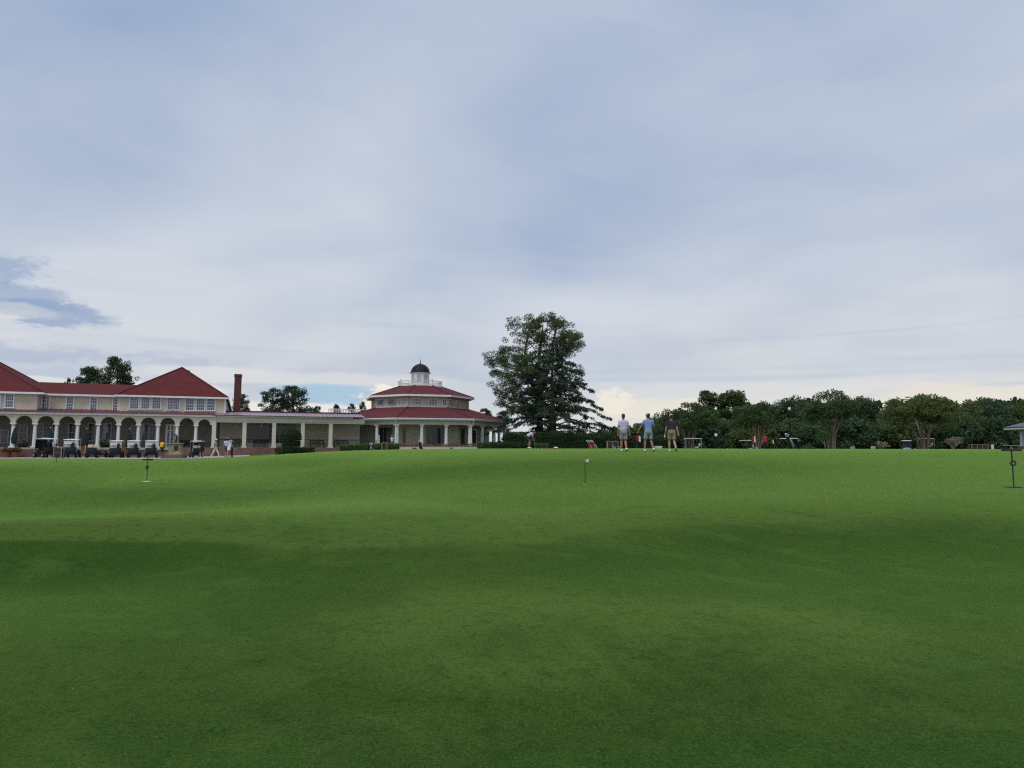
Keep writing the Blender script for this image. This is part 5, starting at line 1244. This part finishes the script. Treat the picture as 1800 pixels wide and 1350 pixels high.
# ------------------------------------------------------------------ pedestal with bronze figure
PY = 64.0; g = ground(308.5, PY)
t = thing('stone_pedestal', 'sandstone pedestal on a brick footing with a dark square plaque', 'pedestal', g, R(14))
MB().box(-.86, .86, -.86, .86, -.2, .30).build('brick_footing', M['brick'], t)
MB().loft([((0, 0, .30), (.70, .70, 0), (-.70, .70, 0)), ((0, 0, .40), (.70, .70, 0), (-.70, .70, 0))])
def frustum(h0, h1, a0, a1, mat, name):
    m = MB(); m.add([(-a0, -a0, h0), (a0, -a0, h0), (a0, a0, h0), (-a0, a0, h0), (-a1, -a1, h1), (a1, -a1, h1), (a1, a1, h1), (-a1, a1, h1)], [(3, 2, 1, 0), (4, 5, 6, 7), (0, 1, 5, 4), (1, 2, 6, 5), (2, 3, 7, 6), (3, 0, 4, 7)]); return m.build(name, M[mat], t)
frustum(.302, .46, .70, .68, 'stone', 'plinth'); frustum(.462, .60, .66, .54, 'stone', 'moulding'); frustum(.602, 1.30, .53, .49, 'stone', 'shaft'); frustum(1.302, 1.36, .54, .60, 'stone', 'cornice'); frustum(1.362, 1.44, .61, .59, 'stone', 'cap')
pq = MB().box(-.02, .36, -.535, -.50, .72, 1.18).build('plaque', M['bronze'], t); MB().box(.03, .31, -.540, -.5355, .78, 1.12).build('plaque_relief', M['dark_trim'], pq)
s = MB(); s.lathe([(.17, 0), (.16, .05)], n=16); s.tube([(-.04, 0, .05), (.03, 0, .3), (.10, 0, .52), (.06, 0, .70)], [.09, .10, .11, .06], 10); s.tube([(.08, 0, .05), (.12, .02, .3), (.10, 0, .52)], [.07, .06, .08], 8)
s.tube([(.06, 0, .66), (-.08, 0, .80), (-.22, 0, .78)], [.08, .07, .05], 8); s.ball((-.26, 0, .76), (.08, .065, .075), 10); s.tube([(-.02, .06, .66), (-.12, .05, .45), (-.14, .02, .30)], [.04, .035, .03], 8)
o = s.build('bronze_figure', M['bronze'], None, True); remesh(o, .02, 2); o.location = g+Vector((0, 0, 1.442)); o.rotation_euler = (0, 0, R(14)); tag(o, 'small dark bronze bending figure on top of the stone pedestal', 'statue')

# ------------------------------------------------------------------ porch furniture
def place(u, w_, z=None):
    x_, y_ = W(u, w_); return Vector((x_, y_, gz(x_, y_)+.022 if z is None else z))
def umbrella(label, px, w_):
    t = thing('closed_umbrella', label, 'umbrella', place(U(px, w_), w_), TH, 'closed parasols before the porch')
    MB().lathe([(.28, 0), (.28, .06), (.06, .12)], n=16).build('base', M['stone'], t); MB().tube([(0, 0, .1), (0, 0, 3.0)], .025, 8).build('pole', M['white'], t)
    m = MB(); n = 16; vs = []
    prof = [(.10, 1.35), (.21, 1.5), (.235, 1.9), (.17, 2.4), (.075, 2.8), (.03, 2.95)]
    for r_, z_ in prof:
        for k in range(n): a = 6.283*k/n; q = r_*(1+.16*math.cos(8*a)); vs.append((q*math.cos(a), q*math.sin(a), z_))
    m.add(vs, [(i*n+k, i*n+(k+1) % n, (i+1)*n+(k+1) % n, (i+1)*n+k) for i in range(len(prof)-1) for k in range(n)]); m.build('canopy', M['green_dark'], t)
    MB().ball((0, 0, 3.0), .05, 8).build('finial', M['white'], t)
for px, lab in ((25.5, 'closed dark green umbrella before the leftmost white column'), (88.5, 'closed dark green umbrella behind the all-black cart'), (151.5, 'closed dark green umbrella above the low roofless cart'), (227.5, 'closed dark green umbrella behind the three white-roofed carts')): umbrella(lab, px, -2.7)
def planter(label, px, w_, r_, h, mat, fl, fh, n, seed, z=None):
    r = np.random.default_rng(seed); t = thing('planter', label, 'planter', place(U(px, w_), w_, z), TH, 'potted plants along the porch')
    MB().lathe([(r_*.65, 0), (r_*.95, h*.85), (r_*1.05, h*.87), (r_*1.05, h), (r_*.9, h), (r_*.86, h*.9)], n=20).build('pot', M[mat], t, True)
    q = r.normal(size=(n, 3)); q /= np.linalg.norm(q, axis=1)[:, None]; q *= r.uniform(.4, 1, n)[:, None]; P = np.stack([q[:, 0]*r_*1.45, q[:, 1]*r_*1.45, h+fh*.5+q[:, 2]*fh*.6], -1)
    k = n*2//3
    link('foliage', leafmesh('foliage', P[:k], .16, r.uniform(0, 1, k), M['hedge'], .5), t); 
    if fl: link('blossom', leafmesh('blossom', P[k:]+np.array([0, 0, .04]), .12, r.uniform(0, 1, n-k), M[fl], .9), t)
planter('terracotta pot with orange flowers by the left brick steps', 30, -2.9, .42, .5, 'terracotta', 'orange_flower', .45, 420, 1)
planter('terracotta pot with orange flowers in front of the left brick steps', 14, -3.0, .42, .5, 'terracotta', 'orange_flower', .45, 420, 2)
planter('tall terracotta urn between the white-roofed cart and the roofless cart', 151.5, -2.2, .48, 1.15, 'terracotta', 'orange_flower', .4, 300, 3)
planter('terracotta urn between the carts right of the roofless cart', 221, -2.2, .40, 1.1, 'terracotta', 'orange_flower', .3, 300, 4)
planter('terracotta pot beside the all-black cart', 93, -2.3, .40, 1.1, 'terracotta', 'flower', .3, 260, 5)
planter('leafy pale green plant in a dark pot under the second arch', 41.5, .3, .45, .35, 'black', 'tuft', .5, 420, 6, FL)
planter('leafy plant with white blossom under the arch above the roofless cart', 187, .3, .5, .3, 'black', 'tuft', .6, 420, 7, FL)
def bench(label, px, w_, L_=1.7):
    t = thing('bench', label, 'bench', place(U(px, w_), w_, FL), TH, 'dark benches under the gallery')
    for i in range(4): MB().box(-L_/2, L_/2, -.48+.115*i, -.385+.115*i, .42, .45).build('seat_slat', M['wood_dark'], t)
    n = 11
    for i in range(n): x_ = -L_/2+.1+(L_-.2)*i/(n-1); MB().box(x_-.035, x_+.035, .0, .03, .46, .83+.07*math.cos((x_/L_)*3.0)).build('back_slat', M['wood_dark'], t)
    m = MB(); m.tube([(-L_/2+(L_)*i/10, .015, .86+.07*math.cos((-.5+i/10)*3.0)) for i in range(11)], .035, 6); m.build('top_rail', M['wood_dark'], t)
    for sx in (-L_/2+.04, L_/2-.04):
        MB().box(sx-.035, sx+.035, -.50, -.43, 0, .66).build('leg', M['wood_dark'], t); MB().box(sx-.035, sx+.035, -.01, .05, 0, .9).build('leg', M['wood_dark'], t); MB().box(sx-.04, sx+.04, -.54, .04, .66, .70).build('armrest', M['wood_dark'], t)
bench('dark slatted bench under the gallery between its third and fourth posts', 558, 2.6)
bench('dark slatted bench under the gallery nearest the rotunda', 600, 2.6)
bench('dark slatted bench under the gallery in front of its left window', 459, 2.3)
bench('dark slatted bench near the left end of the gallery behind the navy-shirted person', 417, 2.4, 1.3)
# dark table-high things on the arcade porch
for px, lab in ((321, 'dark cushioned armchair on the porch right of the statue'), (330, 'dark cushioned armchair on the porch left of the person in black')):
    t = thing('armchair', lab, 'chair', place(U(px, 1.6), 1.6, FL), TH, 'dark porch armchairs')
    MB().box(-.32, .32, -.36, .32, .30, .44).build('seat', M['black'], t); MB().box(-.34, .34, .26, .36, .32, .86).build('backrest', M['wood_dark'], t)
    for sx in (-.33, .33): MB().box(sx-.04, sx+.04, -.36, .3, .44, .62).build('armrest', M['wood_dark'], t)
    for sx in (-.28, .28):
        for sy in (-.3, .28): MB().box(sx-.03, sx+.03, sy-.03, sy+.03, 0, .298).build('leg', M['wood_dark'], t)
# sloping handrails at the rotunda steps
for px, lab in ((641, 'left dark sloping handrail at the rotunda steps'), (655, 'right dark sloping handrail at the rotunda steps')):
    g = at(px, 788, 80.5); g.z = FL-.25; t = thing('handrail', lab, 'handrail', g, 0, 'handrails at the rotunda')
    MB().tube([(-.6, 0, .55), (.45, 0, 1.05), (.6, 0, 1.05)], .03, 8).build('rail', M['black'], t)
    for x_, z_ in ((-.5, .6), (.45, 1.05)): MB().tube([(x_, 0, 0), (x_, 0, z_)], .025, 6).build('post', M['black'], t)
# cream planter wall and flower bed before the rotunda
pw0, pw1 = ground(697, 79), ground(838, 79)
zt = ZC + ray(760, 783.8)[1]*79
m = MB(); m.box(0, (pw1-pw0).x, 0, .35, -.6, zt-pw0.z-.06)
t = thing('planter_wall', 'low cream rendered wall with brick coping before the rotunda', 'wall', pw0); m.build('wall', M['cream_wall'], t)
MB().box(-.05, (pw1-pw0).x+.05, -.05, .40, zt-pw0.z-.058, zt-pw0.z+.03).build('coping', M['brick'], t)
r = np.random.default_rng(14); n = 3200; L_ = (pw1-pw0).x
P = np.stack([r.uniform(-3.0, L_, n), r.uniform(.15, .8, n), zt-pw0.z+.02+np.abs(r.normal(.06, .07, n))], -1); P[:, 2] += .06*np.sin(P[:, 0]*3.1)
k = int(n*.6)
fb = thing('flower_bed', 'bed of red and pink flowers along the top of the cream wall', 'flower bed', pw0); fb['kind'] = 'stuff'
link('foliage', leafmesh('bed_leaves', P[:k], .12, r.uniform(0, 1, k), M['box'], .6), fb)
sel = P[k:]; sel = sel[(np.sin(sel[:, 0]*1.3)+np.sin(sel[:, 0]*3.7+1) + r.normal(0, .7, len(sel))) > -.3]; link('blossom', leafmesh('bed_blossom', sel+np.array([0, -.05, .05]), .10, r.uniform(0, 1, len(sel)), M['flower'], .9), fb)
for px, lab in ((729, 'small weed tuft at the left foot of the cream wall'), (794, 'small weed tuft at the middle foot of the cream wall')):
    q = broadleaf(.22, .32, px, 8, 3000, -.2); o = link('weed_tuft', leafmesh('weed_tuft', q[1], .1, q[2], M['box'], .3), None, ground(px, 78.6)); tag(o, lab, 'weed')
p_ = at(666, 788, 80); p_.z = gz(p_.x, p_.y)
t = thing('marker_post', 'slim white marker post left of the rotunda door', 'post', p_); MB().box(-.06, .06, -.05, .05, 0, 1.66).build('post', M['cart_cream'], t); MB().box(-.075, .075, -.065, .065, 1.66, 1.70).build('cap', M['white'], t)

# ------------------------------------------------------------------ bins and racks on posts
def bin_frame(label, px, Y, w_, h, panels=1, top=False, base=None):
    g = base or ground(px, Y); t = thing('litter_bin', label, 'bin', g, R(5), 'slatted bins on pale posts')
    for i in range(panels+1):
        x_ = -w_/2+w_*i/panels
        for sy in (-w_*.3/panels, w_*.3/panels): MB().box(x_-.03, x_+.03, sy-.03, sy+.03, -.2, h).build('post', M['wood_grey'], t)
    for i in range(panels):
        n = 6
        for k in range(n):
            a = -w_/2+w_*i/panels+.04; b_ = -w_/2+w_*(i+1)/panels-.04; q = a+(b_-a)*k/n
            MB().box(q+.005, q+(b_-a)/n-.005, -w_*.3/panels-.01, -w_*.3/panels+.01, .06, h-.08).build('slat', M['wood_dark'], t)
        MB().box(-w_/2+w_*i/panels+.04, -w_/2+w_*(i+1)/panels-.04, -w_*.26/panels, w_*.3/panels, .05, h-.10).build('liner', M['black'], t)
    MB().box(-w_/2-.05, w_/2+.05, -w_*.3/panels-.04, w_*.3/panels+.04, h, h+.05).build('top', M['wood_grey'], t)
bin_frame('slatted bin with pale posts right of the red golf bags', 1076.5, 64, 1.0, 1.05, 2)
bin_frame('small slatted bin before the box hedge left of the rotunda', 676, 74, .55, .75)
bin_frame('slatted bin with pale posts on the path beside the all-black cart', 104, 60.5, .62, .98, base=ground(104, 60.5, .022))
bin_frame('pair of wide slatted bins at the far right edge of the green', 1720, 76, 1.9, .95, 3)
t = thing('sign_post', 'small white arched sign on a post left of the gazebo', 'sign', ground(1744, 78)); MB().tube([(0, 0, -.2), (0, 0, .6)], .04, 8).build('post', M['wood_dark'], t)
m = MB(); pts = [(-.15, .5)] + [(-.15*math.cos(a), .9+.13*math.sin(a)) for a in np.linspace(0, math.pi, 9)] + [(.15, .5)]; n = len(pts)
m.add([(x_, -.06, z_) for x_, z_ in pts]+[(x_, -.03, z_) for x_, z_ in pts], [tuple(range(n))[::-1], tuple(range(n, 2*n))]+[(i, (i+1) % n, n+(i+1) % n, n+i) for i in range(n)]); m.build('board', M['white'], t)
t = thing('cooler', 'white lidded cooler between the blue and dark-shirted walkers', 'cooler', ground(1157, 58), R(8)); MB().box(-.27, .27, -.2, .2, -.06, .42).build('chest', M['cart_white'], t); MB().box(-.29, .29, -.22, .22, .423, .50).build('lid', M['cart_white'], t)
for sx in (-.33, .29): MB().box(sx, sx+.04, -.1, .1, .2, .32).build('handle', M['black'], t)
for px, lab in ((1079.5, 'small white bucket beside the slatted bin under the cedar'), (1090, 'larger white bucket just left of the first walker')):
    t = thing('bucket', lab, 'bucket', ground(px, 60), 0, 'white buckets by the bin'); MB().lathe([(.10, 0), (.14, .32), (.15, .34), (.13, .34)], n=16).build('pail', M['white'], t, True); MB().tube([(.14*math.cos(a), 0, .33+.12*math.sin(a)) for a in np.linspace(0, math.pi, 9)], .008, 5).build('handle', M['chrome'], t)

# ------------------------------------------------------------------ lamp posts and gazebo
def lamp(label, px, Y, top):
    g = ground(px, Y); h = at(px, top, Y).z-g.z; t = thing('lamp_post', label, 'lamp post', g, 0, 'lamp posts before the wood')
    MB().lathe([(.14, -.2), (.14, .25), (.07, .35), (.055, h-.5), (.09, h-.45)], n=12).build('post', M['black'], t, True); MB().ball((0, 0, h-.2), (.19, .19, .24), 12).build('globe', M['white'], t, True); MB().lathe([(.12, 0), (.03, .1), (.01, .2)], (0, 0, h), 10).build('cap', M['black'], t, True)
lamp('lamp post with white globe right of the leftmost side-on cart', 1259, 82, 762); lamp('taller lamp post with white lantern above the black golf bag', 1390, 86, 716)
M['slate'] = pmat('slate_roof', (.13, .14, .16), .7, .15, 3)
GP = at(1872, 788, 66); GP.z = gz(GP.x, GP.y)
gzb = thing('gazebo', 'white-columned gazebo with grey roof and brick base at the right edge', 'gazebo', GP)
gb = at(1796, 784.5, 66).z-GP.z; ge = at(1770, 750, 66).z-GP.z; RG = 4.75
MB().lathe([(3.85, -.6), (3.85, gb)], n=8).build('brick_base', M['brick'], gzb); MB().lathe([(RG, ge-.12), (RG+.03, ge), (.3, ge+1.25), (.05, ge+1.5)], n=8).build('roof', M['slate'], gzb)
MB().lathe([(3.35, ge-.42), (3.35, ge-.14)], n=8).build('ring_beam', M['stucco_low'], gzb)
fr = MB()
for k in range(8):
    a0, a1 = 2*math.pi*(k+.5)/8, 2*math.pi*(k+1.5)/8
    for i in range(16): f = i/16; p0 = Vector((RG*math.cos(a0), RG*math.sin(a0), 0)).lerp(Vector((RG*math.cos(a1), RG*math.sin(a1), 0)), f); fr.box(p0.x-.05, p0.x+.05, p0.y-.05, p0.y+.05, ge-.26, ge-.123)
fr.build('rafter_tails', M['white'], gzb)
for k in range(8):
    a = 2*math.pi*(k+.5)/8; MB().lathe([(.26, gb+.002), (.26, gb+.1), (.20, gb+.14), (.175, ge-.5), (.24, ge-.46), (.24, ge-.425)], (3.35*math.cos(a), 3.35*math.sin(a), 0), 14).build('column', M['white'], gzb, True)

# dry clippings left on the near turf
r = np.random.default_rng(3); n = 700; y_ = r.uniform(2.6, 11, n); x_ = r.uniform(-.85, .85, n)*(y_+.6); z_ = gza(x_, y_)
C = np.stack([x_, y_, z_+.006], -1); o = link('grass_clippings', leafmesh('grass_clippings', C, .011, r.uniform(.0, .7, n), M['tuft'], .3, r, .85)); tag(o, 'pale dry clippings scattered on the near turf', 'clippings', None, 'stuff')
